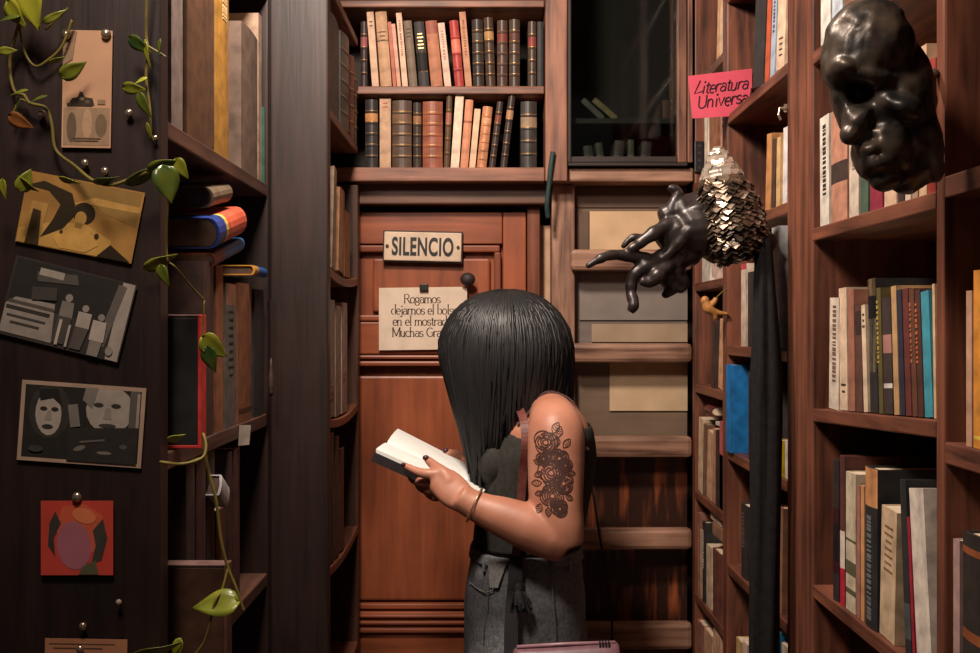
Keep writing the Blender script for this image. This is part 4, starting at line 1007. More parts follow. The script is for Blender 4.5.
E(866, 84, -.030, 26, 14, 10, 12)     # brow ridge
E(852, 118, -.016, 14, 20, 22, 10)    # cheek by the nose
E(846, 138, -.018, 10, 12, 10, 20)    # nose
E(864, 152, -.024, 13, 12, 7, -10)    # upper lip
E(870, 166, -.022, 13, 12, 7, -6)     # lower lip
E(882, 181, -.010, 18, 18, 12, 0)     # chin
E(890, 112, -.038, 20, 12, 12, 30)    # cheekbone
E(926, 140, -.004, 14, 20, 46, -12)
head = b.build('t', M_BRZ)
r_ = head.modifiers.new('r', 'REMESH'); r_.mode = 'VOXEL'; r_.voxel_size = .0026
s_ = head.modifiers.new('s', 'SMOOTH'); s_.factor = .5; s_.iterations = 7
apply_mods(head)
bh = thing('bronze_bust', 'large dark bronze head hanging in front of the right shelves', 'sculpture', H_(885, 100))
def dent(c, rad, depth, pull=None):
    for v in head.data.vertices:
        d = (v.co - c).length
        if d < rad * 2.2:
            k = math.exp(-(d / rad) ** 2 * 1.6)
            v.co += Vector((0.35 if pull is None else pull[0], .9 if pull is None else pull[1], 0 if pull is None else pull[2])) * depth * k
dent(H_(847, 97, -.03), 17 * KH, .030)
dent(H_(880, 100, -.045), 12 * KH, .008)
dent(H_(866, 159, -.036), 6 * KH, .006)
dent(H_(862, 143, -.03), 7 * KH, .006)
dent(H_(905, 60, -.03), 24 * KH, .008)
for v in head.data.vertices:
    q = (v.co - H_(885, 100)) * 26
    v.co += v.normal * ((noise.noise(q) * .0042) + noise.noise(q * 2.7) * .0024)
for v in head.data.vertices: v.co -= bh.location
head.data.polygons.foreach_set('use_smooth', [True] * len(head.data.polygons)); head.data.update()
head.name = 'head_casting'; head.parent = bh
MB().tube(catmull([H_(912, 90, .03), H_(925, 80, .06), Vector((.497, 1.215, zat(70, 1.2)))], 5), .006, 8).build('bracket', M_BRZ, bh, smooth=True)

# ------------------------------------------------------------------ bronze claws with scaly pod
YC = 1.86
M_BR2 = mottled('claw_bronze', C((58, 50, 48)), .35, .36, 40, .5, metal=.35, bump=.4)
def Cc(px, py, d=0.0): return P(px, py, YC + d)
KC = YC / F
bcw = thing('bronze_claws', 'dark bronze root-like claws reaching out from a scaly pod on the right bookcase', 'sculpture', Cc(715, 220))
b = MB()
def limb(pts, rad, n=10):
    pp = catmull([Cc(*p) for p in pts], 7); rr2 = interp([r * KC for r in rad], 7)
    for i in range(len(rr2)): rr2[i] *= 1 + .07 * math.sin(i * 1.1) + .05 * random.uniform(-1, 1)
    b.tube(pp, rr2, n)
limb([(756, 236, .0), (735, 228, 0), (708, 228, -.01), (680, 232, -.02), (660, 246, -.02)], [24, 30, 34, 24, 12], 16)
limb([(740, 215, 0), (705, 212, -.01), (676, 214, -.02), (660, 220, -.02)], [26, 24, 16, 8], 14)
limb([(690, 250, -.01), (672, 262, -.02), (656, 262, -.03), (636, 257, -.04), (615, 255, -.05), (602, 258, -.06), (586, 267, -.06)], [16, 12, 8, 6.5, 5.5, 5, 2.5])
limb([(684, 226, -.02), (672, 212, -.03), (676, 200, -.03), (678, 191, -.03), (668, 187, -.03)], [10, 8, 6, 5, 3.5])
limb([(690, 224, -.03), (668, 226, -.04), (650, 236, -.05), (636, 246, -.05), (628, 250, -.05)], [9, 8, 7, 5, 3.5])
limb([(664, 258, -.03), (646, 266, -.04), (634, 276, -.04), (631, 292, -.04), (634, 304, -.05), (630, 312, -.05)], [10, 8, 6.5, 5.5, 6, 4])
limb([(668, 264, -.03), (658, 276, -.05), (648, 282, -.06), (640, 280, -.06)], [9, 8, 6, 4])
limb([(676, 262, -.02), (668, 280, -.02), (672, 290, -.02), (662, 296, -.02)], [10, 8, 6, 3])
limb([(655, 232, -.03), (645, 238, -.02), (632, 238, -.02), (622, 248, -.02)], [6, 5, 4, 2.5])
limb([(700, 218, -.045), (688, 232, -.05), (676, 246, -.045), (660, 262, -.04)], [8, 7, 6, 4])
limb([(720, 214, -.05), (700, 208, -.05), (684, 216, -.045), (676, 226, -.04)], [6, 5, 5, 3])
limb([(680, 252, -.02), (676, 272, -.02), (684, 284, -.02), (678, 292, -.02)], [12, 9, 6, 3])
limb([(750, 238, .0), (762, 240, -.03), (770, 243, -.05)], [17, 12, 9])
cl = b.build('claws', M_BR2)
r_ = cl.modifiers.new('r', 'REMESH'); r_.mode = 'VOXEL'; r_.voxel_size = .0027
s_ = cl.modifiers.new('s', 'SMOOTH'); s_.iterations = 3
apply_mods(cl)
for v in cl.data.vertices: v.co -= bcw.location
cl.data.polygons.foreach_set('use_smooth', [True] * len(cl.data.polygons)); cl.parent = bcw
# pod: pointed body covered in metal scales
prof = [(718, 148, 2), (719, 160, 11), (721, 175, 19), (724, 192, 25), (729, 210, 29), (733, 228, 30), (736, 246, 27), (740, 262, 16)]
pts = catmull([Cc(p[0], p[1], -.035) for p in prof], 7); rad = interp([p[2] * KC for p in prof], 7)
MB().tube(pts, [max(.001, r * .95) for r in rad], 16).build('pod', M_BR2, bcw, smooth=True)
M_SC = mottled('scale_metal', C((150, 128, 108)), .5, .3, 50, .6, metal=.85, bump=.2, var_col=C((44, 38, 35)))
M_SC2 = mottled('scale_metal_pale', C((214, 196, 178)), .3, .28, 40, .6, metal=.6, bump=.2)
b = MB(); rnd = random.Random(3)
for i in range(1, len(pts) - 1):
    t = (pts[i + 1] - pts[i - 1]).normalized(); u = Vector((0, 1, 0)); u = (u - t * u.dot(t)).normalized(); w = t.cross(u)
    n = max(5, int(rad[i] / .0026))
    for k in range(n):
        a = 2 * PI * (k + .5 * (i % 2)) / n + rnd.uniform(-.1, .1)
        d = u * math.cos(a) + w * math.sin(a); s2 = t.cross(d)
        o = pts[i] + d * rad[i]
        L = .0070 * rnd.uniform(.8, 1.25); hw = rad[i] * PI / n * 1.15
        lift = rnd.uniform(.001, .0045) * (1 if i < 18 else 2.2)
        A = o - t * L * .5 + d * .0005; B = o + t * L * .7 + d * lift
        q = [A - s2 * hw, A + s2 * hw, o + s2 * hw + d * lift * .6, B, o - s2 * hw + d * lift * .6]
        th = d * .0007
        b.add(q + [p - th for p in q], [(0, 1, 2, 3, 4), (9, 8, 7, 6, 5), (0, 5, 6, 1), (1, 6, 7, 2), (2, 7, 8, 3), (3, 8, 9, 4), (4, 9, 5, 0)], 1 if i < 16 or rnd.random() < .08 else 0)
b.build('scales', [M_SC, M_SC2], bcw)
# carved ornament
b = MB(); o3 = P(711, 305, 2.29)
on = thing('carved_ornament', 'small golden-brown carved wooden ornament hanging under the bronze claws', 'ornament', o3)
KO = 2.29 / F
def O_(px, py, d=0): return P(px, py, 2.29 + d)
b.tube(catmull([O_(705, 300), O_(708, 308), O_(714, 313), O_(716, 320)], 4), interp([3.5 * KO, 5.5 * KO, 4 * KO, 1.5 * KO], 4), 10)
b.tube(catmull([O_(711, 310), O_(719, 313), O_(728, 314)], 4), interp([4 * KO, 2.6 * KO, 1.6 * KO], 4), 8)
b.tube(catmull([O_(709, 306), O_(714, 302), O_(716, 298)], 4), interp([4 * KO, 3 * KO, 2 * KO], 4), 8)
b.ell(O_(705, 301), (4.5 * KO, 4 * KO, 5 * KO))
MB().tube([O_(716, 298), O_(722, 292, .005), O_(728, 288, .01)], .0012, 6).build('string', M_STEM, on)
b.build('carving', mottled('carved_wood', C((186, 128, 72)), .4, .4, 60), on, smooth=True)
# hook on the thick post
hk = P(786.5, 108, 1.835)
t = thing('wall_hook', 'small bright metal hook screwed to the thick post', 'hook', hk)
MB().tube([Vector((.4995, 1.835, hk.z)), Vector((.488, 1.835, hk.z)), Vector((.486, 1.835, hk.z - .012)), Vector((.490, 1.835, hk.z - .02))], .0022, 8).build('hook', M_PIN, t)
MB().tube([Vector((.4995, 1.835, hk.z)), Vector((.496, 1.835, hk.z))], .007, 10).build('hook_plate', M_PIN, t)
# long black cloth
b = MB(); R = []; n = 26; m = 40
for i in range(m + 1):
    v = i / m; z = zat(238, 1.80) * (1 - v) + .45 * v
    hw = (.012 + .012 * min(1, v * 5)) ; cx = .453 + .003 * math.sin(v * 7); cy = 1.80 - .008 * math.sin(v * 4)
    ring = []
    for j in range(n):
        a = 2 * PI * j / n
        f = 1 + .22 * math.sin(a * 5 + v * 3) + .10 * math.sin(a * 9 + v * 11)
        ring.append(Vector((cx + hw * .92 * math.cos(a) * f, cy + hw * .9 * math.sin(a) * f, z)))
    R.append(ring)
b.rings(R)
o = b.build('hanging_cloth', mottled('black_cloth', C((38, 36, 36)), .25, .95, 90, .1), smooth=True)
tag(o, 'long black cloth hanging down the right bookcase below the bronze claws', 'cloth')
# little finial hanging at the left post
f0 = P(271, 376, 2.09)
fin = thing('metal_pendant', 'slim silvery turned pendant hanging beside the wide left post', 'ornament', f0)
R = []
for (py, r) in ((358, .8), (366, 1.6), (374, 2.2), (378, 3.2), (382, 2), (385, 3.4), (388, 2), (392, 3), (396, 1.5)):
    q = P(271, py, 2.09); r *= 2.09 / F
    R.append([q + Vector((r * math.cos(2 * PI * k / 10), r * math.sin(2 * PI * k / 10), 0)) for k in range(10)])
MB().rings(R).build('pendant', M_IRON, fin, smooth=True)
MB().tube([P(271, 358, 2.09), P(271, 300, 2.09), Vector((-.434, 2.124, zat(300, 2.1)))], .0008, 6).build('thread', M_INK, fin)
# paper tag under the middle left shelf
q = P(246, 436, 1.88); q.x = -.4238
tag(MB().hexa([q + Vector(v) for v in ((-.011, 0, -.017), (.008, .0, -.015), (.008, .002, -.015), (-.011, .002, -.017), (-.009, 0, .0185), (.011, 0, .0185), (.011, .002, .0185), (-.009, .002, .0185))]).build('paper_tag', bmat((150, 136, 122), .8)), 'pale paper tag hanging from the edge of the middle left shelf', 'tag')
# ------------------------------------------------------------------ the reader
YW = 2.24
def W(px, py, d=0.0): return P(px, py, YW + d)
KW = YW / F
M_SKIN, nt, pb = newmat('skin')
tc = N(nt, 'ShaderNodeTexCoord'); ns = N(nt, 'ShaderNodeTexNoise'); ns.inputs['Scale'].default_value = 18
nt.links.new(tc.outputs['Object'], ns.inputs['Vector'])
cr = N(nt, 'ShaderNodeValToRGB'); nt.links.new(ns.outputs['Fac'], cr.inputs[0])
cr.color_ramp.elements[0].position = .3; cr.color_ramp.elements[0].color = (*C((176, 116, 92)), 1)
cr.color_ramp.elements[1].position = .7; cr.color_ramp.elements[1].color = (*C((196, 134, 108)), 1)
nt.links.new(cr.outputs[0], pb.inputs['Base Color']); pb.inputs['Roughness'].default_value = .48
pb.inputs['Subsurface Weight'].default_value = .06; pb.inputs['Subsurface Radius'].default_value = (.012, .005, .003); pb.inputs['Subsurface Scale'].default_value = .5
M_TOP = mottled('tank_cloth', C((56, 54, 50)), .3, .8, 120, .2)
M_DENIM = mottled('denim', C((128, 128, 130)), .3, .85, 160, .2, bump=.3, var_col=C((96, 98, 102)))
M_DENL = mottled('denim_pale', C((168, 164, 160)), .3, .85, 120, .2)
M_LEA = mottled('strap_leather', C((112, 62, 54)), .3, .5, 60, .4)
M_BLK = mottled('strap_black', C((40, 38, 40)), .2, .7, 80, .3)

def ering(c, ux, uy, hx, hy, n=28, p=2.2):
    out = []
    for j in range(n):
        a = 2 * PI * j / n; ca, sa = math.cos(a), math.sin(a)
        out.append(c + ux * (hx * math.copysign(abs(ca) ** (2 / p), ca)) + uy * (hy * math.copysign(abs(sa) ** (2 / p), sa)))
    return out
EX, EY, EZ = Vector((1, 0, 0)), Vector((0, 1, 0)), Vector((0, 0, 1))
def torso_rings(secs, grow=0.0, sub=4):
    cs = catmull([W(s[0], s[1], s[4] if len(s) > 4 else 0) for s in secs], sub); hx = interp([s[2] * KW + grow for s in secs], sub); hy = interp([s[3] + grow for s in secs], sub)
    return [ering(c, EX, EY, a, b_) for c, a, b_ in zip(cs, hx, hy)]
SECS = [(526, 672, 50, .135), (525, 630, 57, .165), (525, 590, 56, .160), (525, 562, 52, .142), (526, 542, 49, .128), (530, 520, 51, .126), (536, 480, 53, .135), (540, 450, 52, .15), (545, 425, 43, .155), (549, 410, 30, .12), (550, 400, 20, .06)]
body = MB()
body.rings(torso_rings(SECS))
# bust
body.ell(W(496, 462, -.06), (.038, .048, .046)); body.ell(W(496, 462, .06), (.038, .048, .046))
# neck
nk = catmull([W(552, 420), W(545, 398), W(528, 378), W(515, 362)], 5)
body.tube(nk, interp([.062, .05, .046, .05], 5), 16)
# skull and face (bowed to the book)
HC = W(507, 350)
fd = Vector((-.80, 0, -.60)); fu = Vector((-.60, 0, .80))       # face direction, crown direction
HR = Matrix((fd, EY, fu)).transposed()
def hd(a, s, u): return HC + fd * a + EY * s + fu * u
body.ell(HC + fu * .012, (.090, .072, .092), HR, 24, 16)
body.ell(hd(.028, 0, -.045), (.060, .056, .072), HR, 20, 14)
body.ell(hd(.062, 0, -.094), (.024, .028, .022), HR)             # chin
body.tube([hd(.088, 0, .01), hd(.098, 0, -.012), hd(.110, 0, -.034), hd(.095, 0, -.042)], [.007, .009, .013, .008], 10)
body.ell(hd(.089, 0, -.062), (.010, .022, .0055), HR); body.ell(hd(.087, 0, -.073), (.010, .019, .006), HR)
for s in (-1, 1):
    body.ell(hd(.082, s * .031, .012), (.012, .024, .007), HR)     # brow
    body.ell(hd(.070, s * .044, -.030), (.018, .018, .020), HR)    # cheekbone
    body.ell(hd(.100, s * .010, -.037), (.007, .007, .006), HR)
    body.ell(hd(-.005, s * .074, -.015), (.018, .008, .030), HR)   # ear
# arms
def limbt(pts, rad, n=30, sub=8): body.tube(catmull(pts, sub), interp(rad, sub), n)
LSH, LEL, LWR = W(555, 432, -.165), W(560, 540, -.215), W(471, 505, -.20)
limbt([W(549, 412, -.06), W(553, 418, -.12), W(556, 432, -.168), W(556, 462, -.182), W(556, 500, -.20), W(559, 528, -.21), W(562, 547, -.212)], [.040, .046, .054, .054, .051, .047, .040])
limbt([W(566, 545, -.212), W(552, 537, -.214), W(528, 527, -.213), W(503, 517, -.208), W(485, 510, -.203), W(470, 503, -.198), W(460, 496, -.194)], [.036, .044, .044, .038, .031, .027, .026])
limbt([W(549, 412, .06), W(551, 420, .12), W(552, 434, .166), W(548, 480, .185), W(540, 528, .19), W(536, 540, .19)], [.040, .046, .050, .047, .042, .038])
limbt([W(540, 540, .19), W(520, 525, .18), W(496, 500, .15), W(484, 484, .135), W(476, 474, .128)], [.040, .040, .032, .026, .025])
# hands: palm + five fingers each
def finger(pts, r0, r1):
    body.tube(catmull(pts, 4), interp([r0, r0 * 1.04, (r0 + r1) / 2, r1][:len(pts)] if len(pts) <= 4 else [r0] * (len(pts) - 1) + [r1], 4), 10)
    body.ell(pts[-1], (r1, r1, r1), None, 10, 8)
HD = -.185
# left palm: wrist -> knuckles
pl = [W(466, 500, -.196), W(455, 492, -.188), W(444, 484, -.178), W(435, 479, -.168)]
R = []
for i, c in enumerate(catmull(pl, 4)):
    k = i / 12.0
    R.append(ering(c, Vector((.42, .35, .83)).normalized(), Vector((.2, .9, -.38)).normalized(), .026 + .008 * math.sin(PI * min(1, k * 1.1)), .016 + .003 * k, 16))
body.rings(R)
finger([W(450, 483, -.186), W(444, 474, -.176), W(436, 467, -.162), W(428, 460, -.143)], .0135, .0085)           # thumb over the page
finger([W(438, 474, -.176), W(427, 474, -.176), W(416, 471, -.168), W(406, 466, -.158)], .0105, .0072)           # index along the cover
finger([W(438, 480, -.168), W(424, 482, -.150), W(414, 480, -.122), W(410, 475, -.100)], .0105, .0075)
finger([W(442, 486, -.162), W(430, 490, -.142), W(421, 488, -.112), W(417, 483, -.088)], .0100, .0072)
finger([W(448, 492, -.160), W(438, 497, -.142), W(430, 496, -.118), W(426, 491, -.098)], .0090, .0065)
# right palm and fingers (behind the book)
pr = [W(478, 476, .128), W(472, 472, .120), W(466, 470, .108), W(460, 468, .094)]
R = []
for i, c in enumerate(catmull(pr, 4)):
    k = i / 12.0
    R.append(ering(c, Vector((.42, -.35, .83)).normalized(), Vector((.2, -.9, -.38)).normalized(), .026 + .006 * math.sin(PI * k), .016, 16))
body.rings(R)
finger([W(474, 466, .122), W(466, 460, .112), W(457, 455, .098), W(448, 453, .080)], .0125, .0095)               # thumb over the far page
finger([W(462, 462, .102), W(450, 466, .100), W(442, 472, .085), W(440, 476, .062)], .0105, .0075)
finger([W(463, 469, .098), W(452, 476, .092), W(446, 482, .072), W(444, 484, .048)], .0105, .0075)
finger([W(466, 475, .098), W(456, 483, .090), W(451, 489, .070), W(449, 490, .048)], .0100, .0072)
finger([W(470, 480, .102), W(462, 488, .094), W(458, 493, .076), W(456, 494, .058)], .0090, .0065)
# legs down to the floor
for s in (-1, 1):
    hx = W(526, 640).x
    body.tube(catmull([Vector((hx, s * .082 + YW, zat(640, YW))), Vector((hx - .005, s * .085 + YW, .66)), Vector((hx - .01, s * .085 + YW, .46)), Vector((hx + .012, s * .085 + YW, .30)), Vector((hx + .015, s * .085 + YW, .08))], 5), interp([.092, .078, .056, .052, .034], 5), 16)
    body.tube(catmull([Vector((hx + .035, s * .085 + YW, .045)), Vector((hx - .06, s * .088 + YW, .045)), Vector((hx - .14, s * .092 + YW, .03)), Vector((hx - .18, s * .092 + YW, .026))], 5), interp([.036, .038, .03, .02], 5), 14)
person = thing('person', 'person with black bobbed hair and tattooed arm, head bowed, reading an open book', 'person', (W(525, 600).x, YW, 0))
bo = body.build('body', M_SKIN)
r_ = bo.modifiers.new('r', 'REMESH'); r_.mode = 'VOXEL'; r_.voxel_size = .0034
s_ = bo.modifiers.new('s', 'SMOOTH'); s_.factor = .5; s_.iterations = 9
apply_mods(bo)
bvh = BVHTree.FromPolygons([v.co.copy() for v in bo.data.vertices], [tuple(p.vertices) for p in bo.data.polygons])
def setp(o):
    for v in o.data.vertices: v.co -= person.location
    o.parent = person; return o
bo.data.polygons.foreach_set('use_smooth', [True] * len(bo.data.polygons))
setp(bo)
# eyes and lips
for s in (-1, 1):
    MB().ell(hd(.078, s * .030, -.004), (.010, .011, .007), HR, 14, 10).build('eye', [mottled('eye_white', C((200, 190, 180)), .05, .3)], person, smooth=True)
    MB().tube(catmull([hd(.090, s * .014, .022), hd(.094, s * .03, .027), hd(.084, s * .05, .020)], 4), [.0022] * 9, 8).build('eyebrow', M_BLK, person, smooth=True)
MB().ell(hd(.0945, 0, -.0625), (.006, .019, .0045), HR).build('lips', [mottled('lip', C((160, 84, 76)), .1, .4)], person, smooth=True)
# dark painted nails
for (p, dr, r) in ((W(426.6, 459, -.1465), Vector((-.35, -.55, .65)), .0068), (W(404.8, 465, -.160), Vector((-.7, -.5, .3)), .005), (W(446.5, 451.5, .078), Vector((-.5, -.5, .6)), .007)):
    MB().ell(p + dr.normalized() * .0035, (r, r * .8, r * .8), None, 10, 8).build('fingernail', mottled('nail_dark', C((78, 44, 54)), .1, .25), person, smooth=True)
# tattoo: rose spray lines laid on the upper arm
b = MB(); rnd = random.Random(12)
def skinpt(px, py):
    p = W(px, py, -.2); o = Vector((p.x, 1.6, p.z)); h = bvh.ray_cast(o, Vector((0, 1, 0)))
    return (h[0], h[1]) if h[0] is not None else (None, None)
def tline(pts, wpx=1.0):
    pts = [p for p in pts]
    vs = []; prev = None; segs = []
    for (x, y) in pts:
        q, nn = skinpt(x, y)
        if q is None or q.y > 2.12: q = None
        segs.append((q, nn))
    vs = []; idx = []
    for i in range(len(pts)):
        q, nn = segs[i]
        if q is None: idx.append(None); continue
        a = Vector(pts[max(i - 1, 0)]); c_ = Vector(pts[min(i + 1, len(pts) - 1)]); t = c_ - a
        t3 = Vector((t.x, 0, -t.y)); 
        if t3.length < 1e-6: t3 = Vector((1, 0, 0))
        t3.normalize(); w_ = nn.cross(t3).normalized() * (wpx * .5 * KW)
        k = len(b.v) + len(vs); vs += [q + nn * .0007 + w_, q + nn * .0007 - w_]; idx.append(k - len(b.v))
    fs = []
    for i in range(len(idx) - 1):
        if idx[i] is not None and idx[i + 1] is not None and (segs[i][0] - segs[i + 1][0]).length < .012 and abs(segs[i][1].y) > .25 and abs(segs[i + 1][1].y) > .25: fs.append((idx[i], idx[i] + 1, idx[i + 1] + 1, idx[i + 1]))
    if fs: b.add(vs, fs)
def rose(cx, cy, r, wl=1.35):
    for k in range(5):
        rr_ = r * (1 - .19 * k); off = rnd.uniform(0, 360)
        for s in range(3):
            a0 = off + s * 120
            tline([(cx + rr_ * (1 + .18 * math.sin(PI * t / 8)) * math.cos(math.radians(a0 + 14 * t)), cy + rr_ * (1 + .18 * math.sin(PI * t / 8)) * math.sin(math.radians(a0 + 14 * t))) for t in range(9)], wl)
    for k in range(7):
        a = rnd.uniform(0, 6.28); tline([(cx + r * .4 * math.cos(a), cy + r * .4 * math.sin(a)), (cx + r * .95 * math.cos(a + .3), cy + r * .95 * math.sin(a + .3))], .8)
def tleaf(cx, cy, L, ang, wl=.9):
    a = math.radians(ang); ux, uy = math.cos(a), math.sin(a)
    for s in (-1, 1):
        tline([(cx + ux * L * t / 8 - uy * s * L * .3 * math.sin(PI * t / 8), cy + uy * L * t / 8 + ux * s * L * .3 * math.sin(PI * t / 8)) for t in range(9)], wl)
        for v in (.3, .5, .7): tline([(cx + ux * L * v, cy + uy * L * v), (cx + ux * L * (v + .12) - uy * s * L * .2, cy + uy * L * (v + .12) + ux * s * L * .2)], .6)
    tline([(cx, cy), (cx + ux * L, cy + uy * L)], .7)
rose(545, 441, 10); rose(558, 456, 8); rose(550, 470, 11); rose(562, 480, 9); rose(551, 492, 10); rose(558, 504, 7); rose(543, 457, 6); rose(564, 463, 6)
for q in ((552, 432, 12, -60), (557, 436, 11, -75), (562, 446, 11, -50), (542, 470, 9, 150), (541, 480, 10, 170), (540, 500, 10, 110), (547, 503, 9, 90), (564, 492, 8, 30), (541, 462, 8, 200), (556, 445, 10, -90), (542, 489, 8, 160), (545, 482, 8, 100), (566, 470, 8, 10)): tleaf(*q)
tt = b.build('tattoo', mottled('tattoo_ink', C((74, 48, 42)), .2, .55, 40), person); tt['label'] = 'dark line tattoo of roses on the upper arm'
# tank top
TSEC = [(526, 543, 50.5, .1305), (530, 520, 52.5, .1285), (536, 480, 54.5, .138), (540, 452, 53.5, .150), (544, 434, 47, .150), (546, 424, 42, .130)]
b = MB(); rg = torso_rings(TSEC, .0055)
b.rings(rg, cap=False)
b.ell(W(496, 462, -.06), (.043, .053, .051), None, 20, 14); b.ell(W(496, 462, .06), (.043, .053, .051), None, 20, 14)
# front and back yokes
tp = b.build('tank_top', M_TOP, person, smooth=True); tp['label'] = 'dark grey-green sleeveless top'
sd = tp.modifiers.new('s', 'SOLIDIFY'); sd.thickness = .0025; sd.offset = -1
def strap(pts, w, th, mat, name, parent, up=None, sub=6):
    pp = catmull(pts, sub); b = MB(); R = []
    for i, p in enumerate(pp):
        t = (pp[min(i + 1, len(pp) - 1)] - pp[max(i - 1, 0)]).normalized()
        n_ = Vector(up) if up is not None else Vector((0, -1, 0))
        if bvh and up is None:
            h = bvh.find_nearest(p)
            if h[0] is not None and (p - h[0]).length < .05: n_ = (h[1]).normalized()
        n_ = (n_ - t * n_.dot(t)).normalized(); s2 = t.cross(n_)
        R.append([p + s2 * w / 2 + n_ * th, p - s2 * w / 2 + n_ * th, p - s2 * w / 2, p + s2 * w / 2])
    return b.rings(R).build(name, mat, parent, smooth=False)
def onskin(px, py, d, lift=.002):
    p = W(px, py, d); h = bvh.find_nearest(p); return h[0] + h[1] * lift
strap([onskin(527, 436, -.10), onskin(538, 415, -.105), onskin(548, 403, -.10), onskin(562, 405, -.105), onskin(575, 416, -.112), onskin(584, 432, -.115), onskin(591, 450, -.105), onskin(594, 470, -.09)], .010, .003, mottled('strap_plum', C((92, 66, 66)), .2, .6), 'top_strap', tp)
strap([onskin(505, 440, .09), onskin(530, 410, .10), onskin(560, 405, .10), onskin(582, 432, .10), onskin(591, 452, .09)], .010, .003, mottled('strap_plum', C((92, 66, 66)), .2, .6), 'top_strap', tp)
o = onskin(589.5, 448, -.112, .005)
MB().tube([o + Vector((-.004, -.002, .002)), o + Vector((.005, -.001, -.004))], .0035, 8).build('strap_slider', M_PIN, tp)
# denim shorts
b = MB()
SSEC = [(525, 676, 59, .176), (525, 640, 59.5, .171), (525, 588, 57, .164), (526, 560, 53.5, .148), (526, 544.5, 51.5, .136)]
b.rings(torso_rings(SSEC, .005), cap=False)
for s in (-1, 1):
    hx = W(525, 640).x
    b.tube([Vector((hx, s * .083 + YW, zat(672, YW))), Vector((hx, s * .088 + YW, zat(700, YW))), Vector((hx, s * .090 + YW, zat(720, YW)))], [.108, .104, .104], 24, cap=False)
sh = b.build('denim_shorts', M_DENIM, person, smooth=True); sh['label'] = 'faded grey-blue denim shorts'
sd = sh.modifiers.new('s', 'SOLIDIFY'); sd.thickness = .003; sd.offset = -1
dis = bpy.data.textures.new('denim_folds', 'CLOUDS'); dis.noise_scale = .05
sh.modifiers.new('sub', 'SUBSURF').levels = 1
dm = sh.modifiers.new('d', 'DISPLACE'); dm.texture = dis; dm.strength = .009; dm.mid_level = .45
b = MB(); b.rings(torso_rings([(526, 554, 53.4, .1435), (526, 544.5, 51.7, .137)], .008), cap=False)
wb = b.build('waistband', M_DENIM, sh, origin=person.location, smooth=True); sd = wb.modifiers.new('s', 'SOLIDIFY'); sd.thickness = .004
def surf(px, py, lift=.004):
    """point on the near side of the shorts"""
    k = min(max((py - 558) / 42, 0), 1); hx = (51.7 + 6.5 * k) * KW + .007; hy = .137 + .032 * k + .007
    x = (px - 525.5) * KW; u = min(.985, abs(x / hx)); yy = -hy * (1 - u ** 2.2) ** (1 / 2.2)
    return Vector((W(525.5, py).x + x, YW + yy - lift, zat(py, YW + yy)))
def seam(pts, r=.0013, mat=None, nm='seam'):
    MB().tube([surf(*p) for p in pts], r, 6).build(nm, mat or M_DENL, sh, origin=person.location)
seam([(470, 582), (478, 588), (486, 592), (492, 590), (496, 582), (497, 570)]); seam([(548, 570), (548, 590), (550, 620), (551, 652)], .0012, M_DENIM)
seam([(552, 574), (562, 578), (574, 578)], .0012, M_DENIM); seam([(489, 584), (487, 606), (484, 622), (483, 645)], .0010, M_DENIM)
b = MB(); R = []
for k in range(8):
    py = 561 + 26 * k / 7; wd = 9 - .75 * k
    R.append([surf(497 - wd + j * wd * 2 / 5 - k * .5, py, .0065) for j in range(6)])
vs = [p for r in R for p in r]
b.add(vs, [(i * 6 + j, i * 6 + j + 1, (i + 1) * 6 + j + 1, (i + 1) * 6 + j) for i in range(7) for j in range(5)])
fp = b.build('faded_patch', M_DENL, sh, origin=person.location, smooth=True); fp['label'] = 'bleached pale patch below the waistband'
for px in (484, 548, 566):
    MB().tube([surf(px, 558, .006), surf(px, 564, .0075), surf(px, 571, .007)], .0035, 6).build('belt_loop', M_DENIM, sh, origin=person.location)
# bracelet
c0, c1 = W(478.5, 507, -.2), W(470, 503, -.198); ax = (c1 - c0).normalized(); u = (Vector((0, 0, 1)) - ax * ax.z).normalized(); w_ = ax.cross(u)
cc = W(474.5, 505, -.2)
pts = [cc + u * (.034 * math.cos(2 * PI * k / 24)) + w_ * (.034 * math.sin(2 * PI * k / 24)) for k in range(25)]
br = MB().tube(pts, .0018, 6).build('bracelet', mottled('bracelet_gold', C((206, 170, 130)), .2, .3, metal=.7), smooth=True)
tag(br, 'thin pale bangle around the near wrist of the person reading', 'bracelet')
